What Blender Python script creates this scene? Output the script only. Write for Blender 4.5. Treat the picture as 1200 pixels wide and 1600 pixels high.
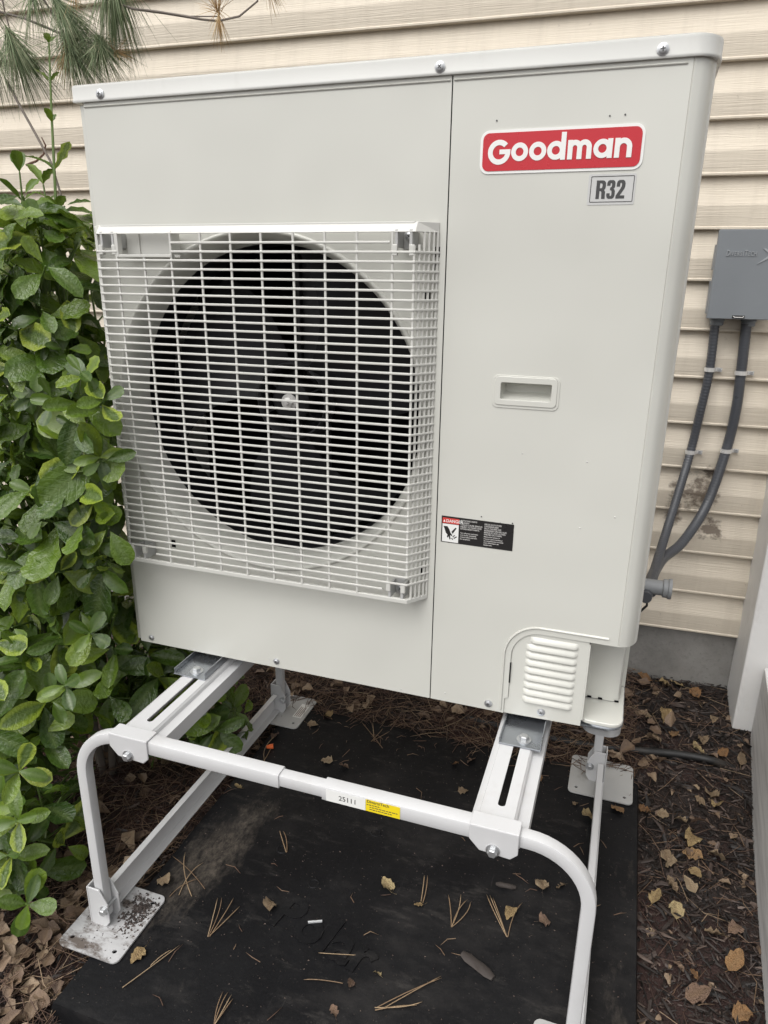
import bpy, math, random
import numpy as np
from mathutils import Vector, Matrix

random.seed(7)
rng = np.random.default_rng(7)
PI = math.pi
rad = math.radians
for o in list(bpy.data.objects):
    bpy.data.objects.remove(o)
scene = bpy.context.scene
COL = scene.collection

# ------------------------------------------------------------------ camera
CAMERA_POSITION = Vector((0.8812, -1.0514, 0.7041))
AXIS_ANGLE = Vector((0.31743, 0.32624, 0.06453))          # turn of the lens from looking straight at the wall
LENS_F = 1112.9                                           # focal length in pixels of a 1200 x 1600 frame
turn = Matrix.Rotation(AXIS_ANGLE.length, 3, AXIS_ANGLE.normalized()) @ Matrix(((1, 0, 0), (0, 0, -1), (0, 1, 0)))
cam_data = bpy.data.cameras.new('camera')
cam = bpy.data.objects.new('camera', cam_data)
COL.objects.link(cam)
cam.matrix_world = Matrix.Translation(CAMERA_POSITION) @ Matrix((turn[0], -turn[1], -turn[2])).transposed().to_4x4()
cam_data.sensor_fit = 'VERTICAL'
cam_data.sensor_height = 36
cam_data.lens = LENS_F / 1600 * 36
cam_data.clip_start = 0.02
cam_data.clip_end = 500
scene.camera = cam

# ------------------------------------------------------------------ sky, sun, exposure (overcast)
SUN_ELEVATION, SUN_AZIMUTH = rad(56), rad(205)            # azimuth clockwise from +Y
world = bpy.data.worlds.new('World')
scene.world = world
world.use_nodes = True
wn, wl = world.node_tree.nodes, world.node_tree.links
wn.clear()
sky = wn.new('ShaderNodeTexSky')
sky.sky_type = 'NISHITA'
sky.sun_disc = False
sky.sun_elevation = SUN_ELEVATION
sky.sun_rotation = SUN_AZIMUTH
sky.air_density = 1.0
sky.dust_density = 4.0
sky.ozone_density = 1.0
hs = wn.new('ShaderNodeHueSaturation')
hs.inputs['Saturation'].default_value = 0.06
bgn = wn.new('ShaderNodeBackground')
bgn.inputs['Strength'].default_value = 0.13
won = wn.new('ShaderNodeOutputWorld')
wl.new(sky.outputs[0], hs.inputs['Color'])
wl.new(hs.outputs[0], bgn.inputs['Color'])
wl.new(bgn.outputs[0], won.inputs[0])
sun_data = bpy.data.lights.new('sun', 'SUN')
sun_data.energy = 0.9
sun_data.angle = rad(70)
sun_data.color = (1.0, 0.96, 0.90)
sun = bpy.data.objects.new('sun', sun_data)
COL.objects.link(sun)
to_sun = Vector((math.sin(SUN_AZIMUTH) * math.cos(SUN_ELEVATION), math.cos(SUN_AZIMUTH) * math.cos(SUN_ELEVATION), math.sin(SUN_ELEVATION)))
sun.rotation_euler = to_sun.to_track_quat('Z', 'Y').to_euler()
sun.location = (0, -3, 5)
scene.view_settings.view_transform = 'Standard'
scene.view_settings.look = 'None'
scene.view_settings.exposure = 0.62
scene.view_settings.gamma = 1
scene.view_settings.use_curve_mapping = False
scene.cycles.max_bounces = 8
scene.cycles.use_denoising = True

# ------------------------------------------------------------------ helpers: tagging, materials, meshes
def tag(o, label=None, cat=None, group=None, kind=None):
    if label: o['label'] = label
    if cat: o['category'] = cat
    if group: o['group'] = group
    if kind: o['kind'] = kind
    return o

def thing(name, label, cat, loc=(0, 0, 0), rotz=0, group=None):
    o = bpy.data.objects.new(name, None)
    o.empty_display_size = 0.05
    COL.objects.link(o)
    o.location = loc
    o.rotation_euler = (0, 0, rotz)
    return tag(o, label, cat, group)

class NT:
    """small wrapper for building a node tree"""
    def __init__(self, name):
        self.m = bpy.data.materials.new(name)
        self.m.use_nodes = True
        self.n, self.l = self.m.node_tree.nodes, self.m.node_tree.links
        self.p = self.n['Principled BSDF']
    def node(self, t, **kw):
        x = self.n.new(t)
        for k, v in kw.items():
            if k.startswith('i_'):
                x.inputs[k[2:].replace('_', ' ')].default_value = v
            else:
                setattr(x, k, v)
        return x
    def link(self, a, b): self.l.new(a, b)
    def set(self, k, v):
        if hasattr(v, 'links'): self.l.new(v, self.p.inputs[k])
        else: self.p.inputs[k].default_value = v
    def coords(self, scale=(1, 1, 1), kind='Object'):
        tc = self.node('ShaderNodeTexCoord')
        mp = self.node('ShaderNodeMapping')
        mp.inputs['Scale'].default_value = scale
        self.link(tc.outputs[kind], mp.inputs[0])
        return mp.outputs[0]
    def noise(self, vec, scale, detail=4, rough=0.55):
        t = self.node('ShaderNodeTexNoise')
        t.inputs['Scale'].default_value = scale
        t.inputs['Detail'].default_value = detail
        t.inputs['Roughness'].default_value = rough
        if vec is not None: self.link(vec, t.inputs['Vector'])
        return t.outputs['Fac']
    def ramp(self, fac, stops):
        r = self.node('ShaderNodeValToRGB')
        while len(r.color_ramp.elements) < len(stops): r.color_ramp.elements.new(0.5)
        for e, (p, c) in zip(r.color_ramp.elements, stops):
            e.position = p
            e.color = tuple(c) + (1,) if len(c) == 3 else c
        self.link(fac, r.inputs[0])
        return r.outputs[0]
    def mix(self, fac, a, b, mode='MIX'):
        x = self.node('ShaderNodeMix', data_type='RGBA', blend_type=mode)
        for s, v in ((0, fac), (6, a), (7, b)):
            if hasattr(v, 'links'): self.link(v, x.inputs[s])
            else: x.inputs[s].default_value = v if s == 0 else (tuple(v) + (1,) if len(v) == 3 else v)
        return x.outputs[2]
    def math(self, op, a, b=0.0, clamp=False):
        x = self.node('ShaderNodeMath', operation=op, use_clamp=clamp)
        for i, v in ((0, a), (1, b)):
            if hasattr(v, 'links'): self.link(v, x.inputs[i])
            else: x.inputs[i].default_value = v
        return x.outputs[0]
    def bump(self, h, strength=0.3, dist=0.001):
        b = self.node('ShaderNodeBump')
        b.inputs['Strength'].default_value = strength
        b.inputs['Distance'].default_value = dist
        self.link(h, b.inputs['Height'])
        self.link(b.outputs[0], self.p.inputs['Normal'])

BL, WH = (0, 0, 0), (1, 1, 1)
M = {}

def painted(name, col, rough, orange_peel=0.12, var=0.06, scale=350, metallic=0.0, grime=None, grime_amt=0.0, rv=0.2, wave=0.0):
    t = NT(name)
    c = t.coords()
    n1 = t.noise(c, 6, 5)
    lo = tuple(x * (1 - var) for x in col); hi = tuple(min(1, x * (1 + var * 0.6)) for x in col)
    base = t.ramp(n1, [(0.3, lo), (0.7, hi)])
    if grime:
        g = t.ramp(t.noise(t.coords((1, 1, 0.6)), 9, 8, 0.7), [(0.56, BL), (0.78, WH)])
        base = t.mix(t.math('MULTIPLY', g, grime_amt), base, grime)
    t.set('Base Color', base)
    r = t.ramp(t.noise(c, 14, 6), [(0.3, (rough * (1 - rv),) * 3), (0.75, (min(1, rough * (1 + 1.2 * rv)),) * 3)])
    t.set('Roughness', r)
    t.set('Metallic', metallic)
    if wave:                                         # sheet metal is never quite flat
        t.bump(t.math('ADD', t.noise(c, scale, 2), t.math('MULTIPLY', t.noise(t.coords((1, 1, 0.7)), 3.2, 2, 0.4), wave)), orange_peel, 0.0006)
    elif orange_peel: t.bump(t.noise(c, scale, 2), orange_peel, 0.0006)
    M[name] = t.m
    return t

painted('casing', (0.603, 0.601, 0.555), 0.25, 0.07, 0.012, 420, rv=0.05, wave=500)
painted('cap_paint', (0.56, 0.56, 0.535), 0.22, 0.05, 0.03, 300, grime=(0.30, 0.28, 0.25), grime_amt=0.22)
painted('guard_plastic', (0.59, 0.585, 0.55), 0.36, 0.05, 0.03, 500)
painted('stand_paint', (0.59, 0.59, 0.595), 0.42, 0.10, 0.05, 500, grime=(0.40, 0.37, 0.33), grime_amt=0.35)
painted('plate_paint', (0.46, 0.46, 0.45), 0.5, 0.1, 0.1, 400, grime=(0.16, 0.13, 0.11), grime_amt=0.6)
painted('zinc', (0.55, 0.56, 0.57), 0.36, 0.08, 0.12, 200, metallic=0.75)
painted('zinc_dark', (0.38, 0.40, 0.43), 0.28, 0.05, 0.10, 200, metallic=0.9)
painted('steel', (0.80, 0.79, 0.77), 0.25, 0.0, 0.08, metallic=0.4)
painted('fan_black', (0.013, 0.013, 0.015), 0.5, 0.1, 0.2, 200).set('Specular IOR Level', 0.22)
painted('fan_grey', (0.035, 0.035, 0.038), 0.5, 0.1, 0.2, 200)
painted('coil_black', (0.006, 0.006, 0.007), 0.8, 0.0, 0.2).set('Specular IOR Level', 0.1)
painted('grey_plastic', (0.20, 0.215, 0.23), 0.45, 0.1, 0.06, 500)
painted('grey_lit', (0.34, 0.355, 0.37), 0.38, 0.05, 0.05, 500)  # box plastic made lighter, painting in the light that raised letters catch
painted('conduit', (0.068, 0.072, 0.082), 0.33, 0.05, 0.15, 300, grime=(0.15, 0.13, 0.11), grime_amt=0.25)
painted('fitting', (0.28, 0.29, 0.30), 0.4, 0.05, 0.1, 300)
painted('white_trim', (0.74, 0.73, 0.71), 0.5, 0.1, 0.05, 200, grime=(0.36, 0.33, 0.30), grime_amt=0.4)
painted('black_rubber', (0.014, 0.014, 0.014), 0.5, 0.1, 0.3, 100, grime=(0.10, 0.08, 0.06), grime_amt=0.4)
painted('white_vinyl', (0.82, 0.82, 0.80), 0.25, 0.0, 0.02)
painted('red_vinyl', (0.52, 0.018, 0.030), 0.28, 0.12, 0.03, 900)
painted('black_vinyl', (0.022, 0.021, 0.021), 0.3, 0.0, 0.05)
painted('pale_red_vinyl', (0.62, 0.07, 0.06), 0.3, 0.0, 0.05)
painted('text_grey', (0.60, 0.59, 0.57), 0.4, 0.0, 0.02)
painted('silver_vinyl', (0.56, 0.56, 0.55), 0.22, 0.3, 0.03, 900)
painted('charcoal_ink', (0.055, 0.055, 0.055), 0.35, 0.1, 0.1, 900)
painted('yellow_vinyl', (0.85, 0.66, 0.02), 0.35, 0.0, 0.02)
painted('orange_plastic', (0.72, 0.14, 0.03), 0.4, 0.0, 0.05)
painted('stem_green', (0.10, 0.16, 0.035), 0.5, 0.0, 0.2)
painted('bark_twig', (0.16, 0.135, 0.115), 0.8, 0.5, 0.3, 150)
painted('brown_twig', (0.14, 0.07, 0.045), 0.75, 0.3, 0.3, 150)

def make_special():
    # vinyl siding: cream, horizontal wood grain, mildew where the conduits touch the wall
    t = NT('siding')
    c = t.coords()
    grain = t.noise(t.coords((6, 1, 190)), 1.6, 5, 0.6)
    fine = t.noise(t.coords((5, 1, 420)), 1.0, 3, 0.6)
    streak = t.noise(t.coords((14, 1, 1.2)), 2.2, 5, 0.6)
    base = t.ramp(t.noise(c, 2.0, 4), [(0.3, (0.625, 0.553, 0.450)), (0.7, (0.675, 0.603, 0.498))])
    base = t.mix(t.math('MULTIPLY', t.ramp(streak, [(0.46, BL), (0.8, WH)]), 0.38), base, (0.47, 0.41, 0.33))
    base = t.mix(t.math('MULTIPLY', t.ramp(grain, [(0.35, WH), (0.6, BL)]), 0.07), base, (0.50, 0.43, 0.33))
    geo = t.node('ShaderNodeNewGeometry')
    sep = t.node('ShaderNodeSeparateXYZ'); t.link(geo.outputs['Position'], sep.inputs[0])
    def blob(cx, cz, sx, sz):
        dx = t.math('DIVIDE', t.math('SUBTRACT', sep.outputs[0], cx), sx)
        dz = t.math('DIVIDE', t.math('SUBTRACT', sep.outputs[2], cz), sz)
        d = t.math('ADD', t.math('MULTIPLY', dx, dx), t.math('MULTIPLY', dz, dz))
        return t.math('SUBTRACT', 1.0, d, clamp=True)
    bl = t.math('MAXIMUM', t.math('MAXIMUM', blob(1.085, 0.165, 0.075, 0.07), blob(1.125, 0.07, 0.055, 0.045)), blob(1.10, 0.225, 0.06, 0.03))
    bl = t.math('MAXIMUM', bl, blob(1.03, 0.13, 0.035, 0.10))
    m = t.math('ADD', t.noise(t.coords((1, 1, 1.5)), 26, 10, 0.72), t.math('MULTIPLY', t.math('SUBTRACT', bl, 1.0), 0.34))
    base = t.mix(t.math('MULTIPLY', t.math('MULTIPLY', t.ramp(bl, [(0.0, BL), (0.05, WH)]), t.ramp(m, [(0.35, BL), (0.50, WH)])), 0.85), base, (0.10, 0.07, 0.048))
    # scattered specks of dirt
    sp = t.ramp(t.noise(c, 60, 3, 0.6), [(0.70, BL), (0.76, WH)])
    base = t.mix(t.math('MULTIPLY', sp, 0.35), base, (0.25, 0.2, 0.15))
    t.set('Base Color', base)
    t.set('Roughness', 0.55)
    t.bump(t.math('ADD', grain, t.math('MULTIPLY', fine, 0.6)), 0.8, 0.0016)
    M['siding'] = t.m
    # poured concrete
    t = NT('concrete'); c = t.coords()
    a = t.ramp(t.noise(c, 5, 9, 0.65), [(0.3, (0.15, 0.145, 0.135)), (0.55, (0.25, 0.24, 0.225)), (0.8, (0.33, 0.32, 0.30))])
    a = t.mix(t.math('MULTIPLY', t.ramp(t.noise(c, 120, 4), [(0.55, BL), (0.75, WH)]), 0.4), a, (0.12, 0.115, 0.11))
    t.set('Base Color', a); t.set('Roughness', 0.85); t.bump(t.noise(c, 60, 8, 0.7), 0.5, 0.004)
    M['concrete'] = t.m
    # black plastic pad with dust and dried mud
    t = NT('pad_black'); c = t.coords()
    base = t.ramp(t.noise(c, 5, 6), [(0.3, (0.006, 0.006, 0.007)), (0.7, (0.013, 0.013, 0.014))])
    dust = t.ramp(t.noise(t.coords((1, 1.6, 1)), 7, 9, 0.72), [(0.50, BL), (0.78, WH)])
    base = t.mix(t.math('MULTIPLY', dust, 0.40), base, (0.055, 0.050, 0.047))
    fl = t.ramp(t.noise(t.coords((1.0, 1.5, 1)), 150, 3, 0.6), [(0.68, BL), (0.74, WH)])
    base = t.mix(t.math('MULTIPLY', fl, 0.35), base, (0.12, 0.11, 0.10))
    wisp = t.ramp(t.noise(t.coords((2.2, 7.0, 1)), 4.5, 9, 0.78), [(0.56, BL), (0.72, WH)])
    base = t.mix(t.math('MULTIPLY', wisp, 0.45), base, (0.085, 0.078, 0.072))
    t.set('Specular IOR Level', 0.16)
    geo = t.node('ShaderNodeNewGeometry'); sep = t.node('ShaderNodeSeparateXYZ'); t.link(geo.outputs['Position'], sep.inputs[0])
    def band(cx, cy, sx, sy, shear=0.0):
        dx = t.math('SUBTRACT', t.math('SUBTRACT', sep.outputs[0], cx), t.math('MULTIPLY', t.math('SUBTRACT', sep.outputs[1], cy), shear))
        dx = t.math('DIVIDE', dx, sx); dy = t.math('DIVIDE', t.math('SUBTRACT', sep.outputs[1], cy), sy)
        return t.math('SUBTRACT', 1.0, t.math('ADD', t.math('MULTIPLY', dx, dx), t.math('MULTIPLY', dy, dy)), clamp=True)
    b = t.math('MAXIMUM', band(0.17, -0.02, 0.10, 0.34, 0.12), t.math('MULTIPLY', band(0.30, -0.33, 0.2, 0.1), 0.5))
    b = t.math('MAXIMUM', b, t.math('MULTIPLY', band(0.99, 0.0, 0.06, 0.5), 0.6))
    mud = t.math('ADD', t.noise(t.coords((1.8, 0.8, 1)), 9, 10, 0.75), t.math('MULTIPLY', t.math('SUBTRACT', b, 1.0), 0.42))
    mud = t.math('MULTIPLY', mud, t.ramp(b, [(0.0, BL), (0.35, WH)]))
    grit = t.ramp(t.noise(t.coords((1.5, 0.9, 1)), 45, 8, 0.8), [(0.36, BL), (0.62, WH)])
    base = t.mix(t.math('MULTIPLY', t.math('MULTIPLY', t.ramp(mud, [(0.32, BL), (0.60, WH)]), grit), 0.85), base, (0.165, 0.140, 0.115))
    scr = t.ramp(t.noise(t.coords((40, 3, 1)), 2.5, 5, 0.7), [(0.66, BL), (0.72, WH)])
    base = t.mix(t.math('MULTIPLY', scr, 0.16), base, (0.12, 0.115, 0.11))
    t.set('Base Color', base)
    t.set('Roughness', t.ramp(dust, [(0, (0.50,) * 3), (1, (0.80,) * 3)]))
    t.bump(t.math('ADD', t.noise(c, 90, 5, 0.6), t.math('MULTIPLY', t.noise(c, 9, 4), 1.5)), 0.35, 0.003)
    M['pad_black'] = t.m
    # soil
    t = NT('soil'); c = t.coords()
    a = t.ramp(t.noise(c, 14, 9, 0.7), [(0.3, (0.012, 0.009, 0.008)), (0.52, (0.032, 0.022, 0.018)), (0.75, (0.062, 0.043, 0.036))])
    a = t.mix(t.ramp(t.noise(c, 3.2, 3), [(0.5, BL), (0.62, WH)]), a, (0.052, 0.027, 0.023), 'MIX')
    t.set('Base Color', a); t.set('Roughness', 0.95); t.bump(t.noise(c, 130, 8, 0.7), 0.9, 0.01)
    M['soil'] = t.m
    # weathered white board
    t = NT('weathered_board'); c = t.coords()
    g = t.noise(t.coords((6, 2.2, 26)), 1.6, 6, 0.65)
    a = t.ramp(g, [(0.30, (0.40, 0.39, 0.38)), (0.5, (0.60, 0.59, 0.58)), (0.7, (0.70, 0.69, 0.67))])
    t.set('Base Color', a); t.set('Roughness', 0.7); t.bump(g, 0.5, 0.003)
    M['weathered_board'] = t.m
    # foot plates with mud stuck to them (front left)
    t = NT('muddy_plate'); c = t.coords()
    a = t.ramp(t.noise(c, 30, 4), [(0.3, (0.42, 0.42, 0.425)), (0.7, (0.50, 0.50, 0.505))])
    mud = t.ramp(t.noise(t.coords((1, 1.8, 1)), 15, 9, 0.68), [(0.48, BL), (0.60, WH)])
    t.set('Base Color', t.mix(t.math('MULTIPLY', mud, 0.9), a, (0.085, 0.062, 0.047)))
    t.set('Roughness', t.ramp(mud, [(0, (0.42,) * 3), (1, (0.95,) * 3)]))
    t.bump(t.noise(c, 140, 4), 0.3, 0.002)
    M['muddy_plate'] = t.m
make_special()

def rnd_value(t, per_object):
    if per_object:
        return t.node('ShaderNodeObjectInfo').outputs['Random']
    a = t.node('ShaderNodeAttribute'); a.attribute_name = 'rnd'
    return a.outputs['Fac']

def leaf_material(name, per_object):
    t = NT(name)
    r = rnd_value(t, per_object)
    e = t.node('ShaderNodeAttribute'); e.attribute_name = 'edge'
    ed = e.outputs['Fac']
    v = t.node('ShaderNodeAttribute'); v.attribute_name = 'vein'
    n = t.noise(t.coords((1, 1, 1), 'Object'), 4.0 if per_object else 60, 5, 0.6)
    dark = t.ramp(r, [(0.0, (0.024, 0.052, 0.012)), (0.3, (0.048, 0.095, 0.014)), (0.6, (0.100, 0.170, 0.018)), (0.78, (0.150, 0.225, 0.022)), (0.88, (0.048, 0.090, 0.018)), (1.0, (0.060, 0.105, 0.022))])
    margin = t.ramp(r, [(0.0, (0.034, 0.070, 0.014)), (0.3, (0.070, 0.130, 0.016)), (0.6, (0.130, 0.205, 0.022)), (0.78, (0.185, 0.26, 0.028)), (0.88, (0.25, 0.33, 0.035)), (1.0, (0.31, 0.37, 0.06))])
    f = t.math('ADD', ed, t.math('MULTIPLY', t.math('SUBTRACT', n, 0.5), 0.7))
    col = t.mix(t.ramp(f, [(0.26, BL), (0.56, WH)]), dark, margin)
    col = t.mix(t.math('MULTIPLY', v.outputs['Fac'], 0.5), col, (0.16, 0.22, 0.07))
    lt = t.node('ShaderNodeAttribute'); lt.attribute_name = 'lat'
    stripe = t.ramp(t.math('ABSOLUTE', t.math('SUBTRACT', t.math('FRACT', t.math('MULTIPLY', lt.outputs['Fac'], 6.5)), 0.5)), [(0.0, WH), (0.09, BL)])
    col = t.mix(t.math('MULTIPLY', stripe, 0.22), col, (0.15, 0.21, 0.06))
    spot = t.ramp(t.noise(t.coords((1, 1, 1), 'Object'), 9 if per_object else 120, 4, 0.6), [(0.70, BL), (0.74, WH)])
    col = t.mix(t.math('MULTIPLY', spot, 0.6), col, (0.12, 0.085, 0.03))
    t.set('Base Color', col)
    t.set('Roughness', t.ramp(n, [(0.3, (0.20,) * 3), (0.7, (0.38,) * 3)]))
    t.set('Specular IOR Level', 0.5)
    t.bump(t.math('ADD', t.math('MULTIPLY', stripe, -0.6), t.noise(t.coords((1, 1, 1), 'Object'), 10 if per_object else 150, 2)), 0.22, 0.02 if per_object else 0.0012)
    # thin leaf lets some light through
    tr = t.node('ShaderNodeBsdfTranslucent')
    tc = t.mix(0.6, col, (0.20, 0.30, 0.03))
    t.link(tc, tr.inputs['Color'])
    ms = t.node('ShaderNodeMixShader'); ms.inputs[0].default_value = 0.22
    out = t.n['Material Output']
    t.link(t.p.outputs[0], ms.inputs[1]); t.link(tr.outputs[0], ms.inputs[2]); t.link(ms.outputs[0], out.inputs[0])
    M[name] = t.m

leaf_material('leaf', True)
leaf_material('leaf_mass', False)

def dry_material(name, stops, per_object=True):
    t = NT(name)
    r = rnd_value(t, per_object)
    c = t.coords((1, 1, 1), 'Object')
    n = t.noise(c, 3.5 if per_object else 70, 6, 0.7)
    v = t.node('ShaderNodeAttribute'); v.attribute_name = 'vein'
    f = t.math('ADD', t.math('MULTIPLY', r, 0.45), t.math('MULTIPLY', n, 0.6))
    col = t.ramp(f, stops)
    spots = t.ramp(t.noise(c, 9 if per_object else 200, 4), [(0.60, BL), (0.70, WH)])
    col = t.mix(t.math('MULTIPLY', spots, 0.45), col, (0.06, 0.035, 0.02))
    col = t.mix(t.math('MULTIPLY', v.outputs['Fac'], 0.4), col, (0.20, 0.13, 0.07))
    t.set('Base Color', col); t.set('Roughness', 0.65)
    t.bump(t.noise(c, 14 if per_object else 300, 5), 0.6, 0.03 if per_object else 0.002)
    M[name] = t.m
dry_material('dry_tan', [(0.2, (0.20, 0.14, 0.085)), (0.5, (0.34, 0.25, 0.155)), (0.85, (0.44, 0.35, 0.235))])
dry_material('dry_yellow', [(0.2, (0.27, 0.18, 0.08)), (0.5, (0.41, 0.30, 0.145)), (0.85, (0.47, 0.38, 0.21))])
dry_material('dry_orange', [(0.2, (0.17, 0.085, 0.035)), (0.5, (0.29, 0.155, 0.065)), (0.85, (0.37, 0.24, 0.12))])
dry_material('dry_brown', [(0.2, (0.085, 0.05, 0.035)), (0.5, (0.17, 0.105, 0.07)), (0.85, (0.26, 0.17, 0.12))])
dry_material('litter_mix', [(0.15, (0.06, 0.038, 0.028)), (0.4, (0.14, 0.092, 0.062)), (0.65, (0.23, 0.165, 0.11)), (0.9, (0.34, 0.26, 0.17))], False)

def strand_material(name, stops):
    t = NT(name)
    col = t.ramp(rnd_value(t, False), stops)
    t.set('Base Color', col); t.set('Roughness', 0.6)
    M[name] = t.m
strand_material('needle_green', [(0.0, (0.09, 0.135, 0.06)), (0.5, (0.18, 0.24, 0.115)), (0.8, (0.29, 0.33, 0.19)), (1.0, (0.42, 0.40, 0.26))])
strand_material('needle_dead', [(0.0, (0.25, 0.14, 0.06)), (0.5, (0.42, 0.27, 0.12)), (1.0, (0.55, 0.40, 0.20))])
strand_material('needle_dry', [(0.0, (0.16, 0.10, 0.06)), (0.5, (0.28, 0.19, 0.11)), (1.0, (0.40, 0.30, 0.19))])
strand_material('straw', [(0.0, (0.06, 0.034, 0.025)), (0.5, (0.135, 0.078, 0.052)), (0.85, (0.22, 0.145, 0.09)), (1.0, (0.30, 0.22, 0.14))])
strand_material('chips', [(0.0, (0.008, 0.0065, 0.006)), (0.5, (0.025, 0.018, 0.015)), (0.85, (0.064, 0.044, 0.036)), (1.0, (0.15, 0.11, 0.09))])

def unit(v):
    v = Vector(v)
    return v.normalized()

class MB:
    """collects polygons; build() links them as one mesh object"""
    def __init__(self):
        self.v, self.f = [], []
    def add(self, vs, fs):
        k = len(self.v)
        self.v += [tuple(p) for p in vs]
        self.f += [tuple(i + k for i in q) for q in fs]
        return self
    def box(self, x0, x1, y0, y1, z0, z1):
        vs = [(x, y, z) for x in (x0, x1) for y in (y0, y1) for z in (z0, z1)]
        return self.add(vs, [(0, 1, 3, 2), (4, 6, 7, 5), (0, 4, 5, 1), (2, 3, 7, 6), (0, 2, 6, 4), (1, 5, 7, 3)])
    def prism(self, poly, axis, a, b):
        """polygon extruded along an axis; poly holds the other two coordinates in order"""
        n = len(poly)
        def put(p, h):
            if axis == 'x': return (h, p[0], p[1])
            if axis == 'y': return (p[0], h, p[1])
            return (p[0], p[1], h)
        vs = [put(p, a) for p in poly] + [put(p, b) for p in poly]
        fs = [tuple(range(n - 1, -1, -1)), tuple(range(n, 2 * n))] + [(i, (i + 1) % n, n + (i + 1) % n, n + i) for i in range(n)]
        return self.add(vs, fs)
    def sheet(self, prof, axis, a, b):
        """open profile extruded along an axis"""
        n = len(prof)
        def put(p, h):
            if axis == 'x': return (h, p[0], p[1])
            if axis == 'y': return (p[0], h, p[1])
            return (p[0], p[1], h)
        vs = [put(p, a) for p in prof] + [put(p, b) for p in prof]
        return self.add(vs, [(i, i + 1, n + i + 1, n + i) for i in range(n - 1)])
    def sweep(self, path, prof, side=None, cap=True, scales=None):
        """2-D profile (a, b) carried along a path; side fixes the a-axis"""
        path = [Vector(p) for p in path]
        n, m = len(path), len(prof)
        vs = []
        prev = None
        for i, p in enumerate(path):
            t = (path[min(i + 1, n - 1)] - path[max(i - 1, 0)]).normalized()
            if side is not None: a = Vector(side)
            elif prev is None: a = t.orthogonal()
            else: a = prev
            a = (a - t * a.dot(t)).normalized()
            prev = a
            b = t.cross(a)
            k = 1 if scales is None else scales[i]
            # keep section width at corners of straight runs
            vs += [p + (a * q[0] + b * q[1]) * k for q in prof]
        fs = [(i * m + j, i * m + (j + 1) % m, (i + 1) * m + (j + 1) % m, (i + 1) * m + j) for i in range(n - 1) for j in range(m)]
        if cap: fs += [tuple(range(m - 1, -1, -1)), tuple(range((n - 1) * m, n * m))]
        return self.add(vs, fs)
    def tube(self, path, r, n=8, cap=True, scales=None, side=None):
        return self.sweep(path, [(r * math.cos(2 * PI * k / n), r * math.sin(2 * PI * k / n)) for k in range(n)], side, cap, scales)
    def lathe(self, prof, c=(0, 0, 0), axis='y', n=16, cap=True):
        """prof: (radius, height along axis)"""
        c = Vector(c)
        X, Y, Z = Vector((1, 0, 0)), Vector((0, 1, 0)), Vector((0, 0, 1))
        e1, e2, e3 = {'y': (X, Z, Y), 'z': (X, Y, Z), 'x': (Y, Z, X)}[axis]
        vs = [c + e1 * r * math.cos(2 * PI * k / n) + e2 * r * math.sin(2 * PI * k / n) + e3 * h for r, h in prof for k in range(n)]
        fs = [(i * n + k, i * n + (k + 1) % n, (i + 1) * n + (k + 1) % n, (i + 1) * n + k) for i in range(len(prof) - 1) for k in range(n)]
        if cap: fs += [tuple(range(n - 1, -1, -1)), tuple(range((len(prof) - 1) * n, len(prof) * n))]
        return self.add(vs, fs)
    def flat(self, polys, half, put, bevel=0.0):
        """outline polygons (inner ones are holes) filled and given a thickness; put maps (x, y, z) to the place"""
        cu = bpy.data.curves.new('outline', 'CURVE')
        cu.dimensions = '2D'; cu.fill_mode = 'BOTH'; cu.extrude = half; cu.bevel_depth = bevel; cu.bevel_resolution = 1
        for poly in polys:
            s = cu.splines.new('POLY'); s.points.add(len(poly) - 1)
            for k, p in enumerate(poly): s.points[k].co = (p[0], p[1], 0, 1)
            s.use_cyclic_u = True
        ob = bpy.data.objects.new('outline', cu)
        me = bpy.data.meshes.new_from_object(ob)
        self.add([put(*w.co) for w in me.vertices], [tuple(p.vertices) for p in me.polygons])
        bpy.data.objects.remove(ob); bpy.data.meshes.remove(me); bpy.data.curves.remove(cu)
        return self
    def text(self, body, size, put, half=0.0, offset=0.0, xs=1.0, align='LEFT', spacing=1.0):
        cu = bpy.data.curves.new('lettering', 'FONT')
        cu.body = body; cu.size = size; cu.extrude = half; cu.offset = offset; cu.align_x = align; cu.resolution_u = 3
        cu.space_character = spacing
        ob = bpy.data.objects.new('lettering', cu)
        me = bpy.data.meshes.new_from_object(ob)
        self.add([put(w.co[0] * xs, w.co[1], w.co[2]) for w in me.vertices], [tuple(p.vertices) for p in me.polygons])
        bpy.data.objects.remove(ob); bpy.data.meshes.remove(me); bpy.data.curves.remove(cu)
        return self
    def mesh(self, name, mat, smooth=None):
        me = bpy.data.meshes.new(name)
        me.from_pydata(self.v, [], self.f)
        me.materials.append(M[mat])
        if smooth is not None:
            for p in me.polygons: p.use_smooth = True
            me.set_sharp_from_angle(angle=rad(smooth))
        me.update()
        return me
    def build(self, name, mat, parent=None, smooth=None, bevel=0.0, loc=None, fix=True):
        me = self.mesh(name, mat, smooth)
        if fix:
            import bmesh
            b = bmesh.new(); b.from_mesh(me); bmesh.ops.recalc_face_normals(b, faces=b.faces); b.to_mesh(me); b.free()
        return put_object(name, me, parent, bevel, loc)

def put_object(name, me, parent=None, bevel=0.0, loc=None):
    o = bpy.data.objects.new(name, me)
    COL.objects.link(o)
    if parent is not None: o.parent = parent
    if loc is not None: o.location = loc
    if bevel:
        m = o.modifiers.new('bevel', 'BEVEL'); m.width = bevel; m.segments = 2; m.limit_method = 'ANGLE'; m.angle_limit = rad(40)
        m.harden_normals = False
    return o

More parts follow.
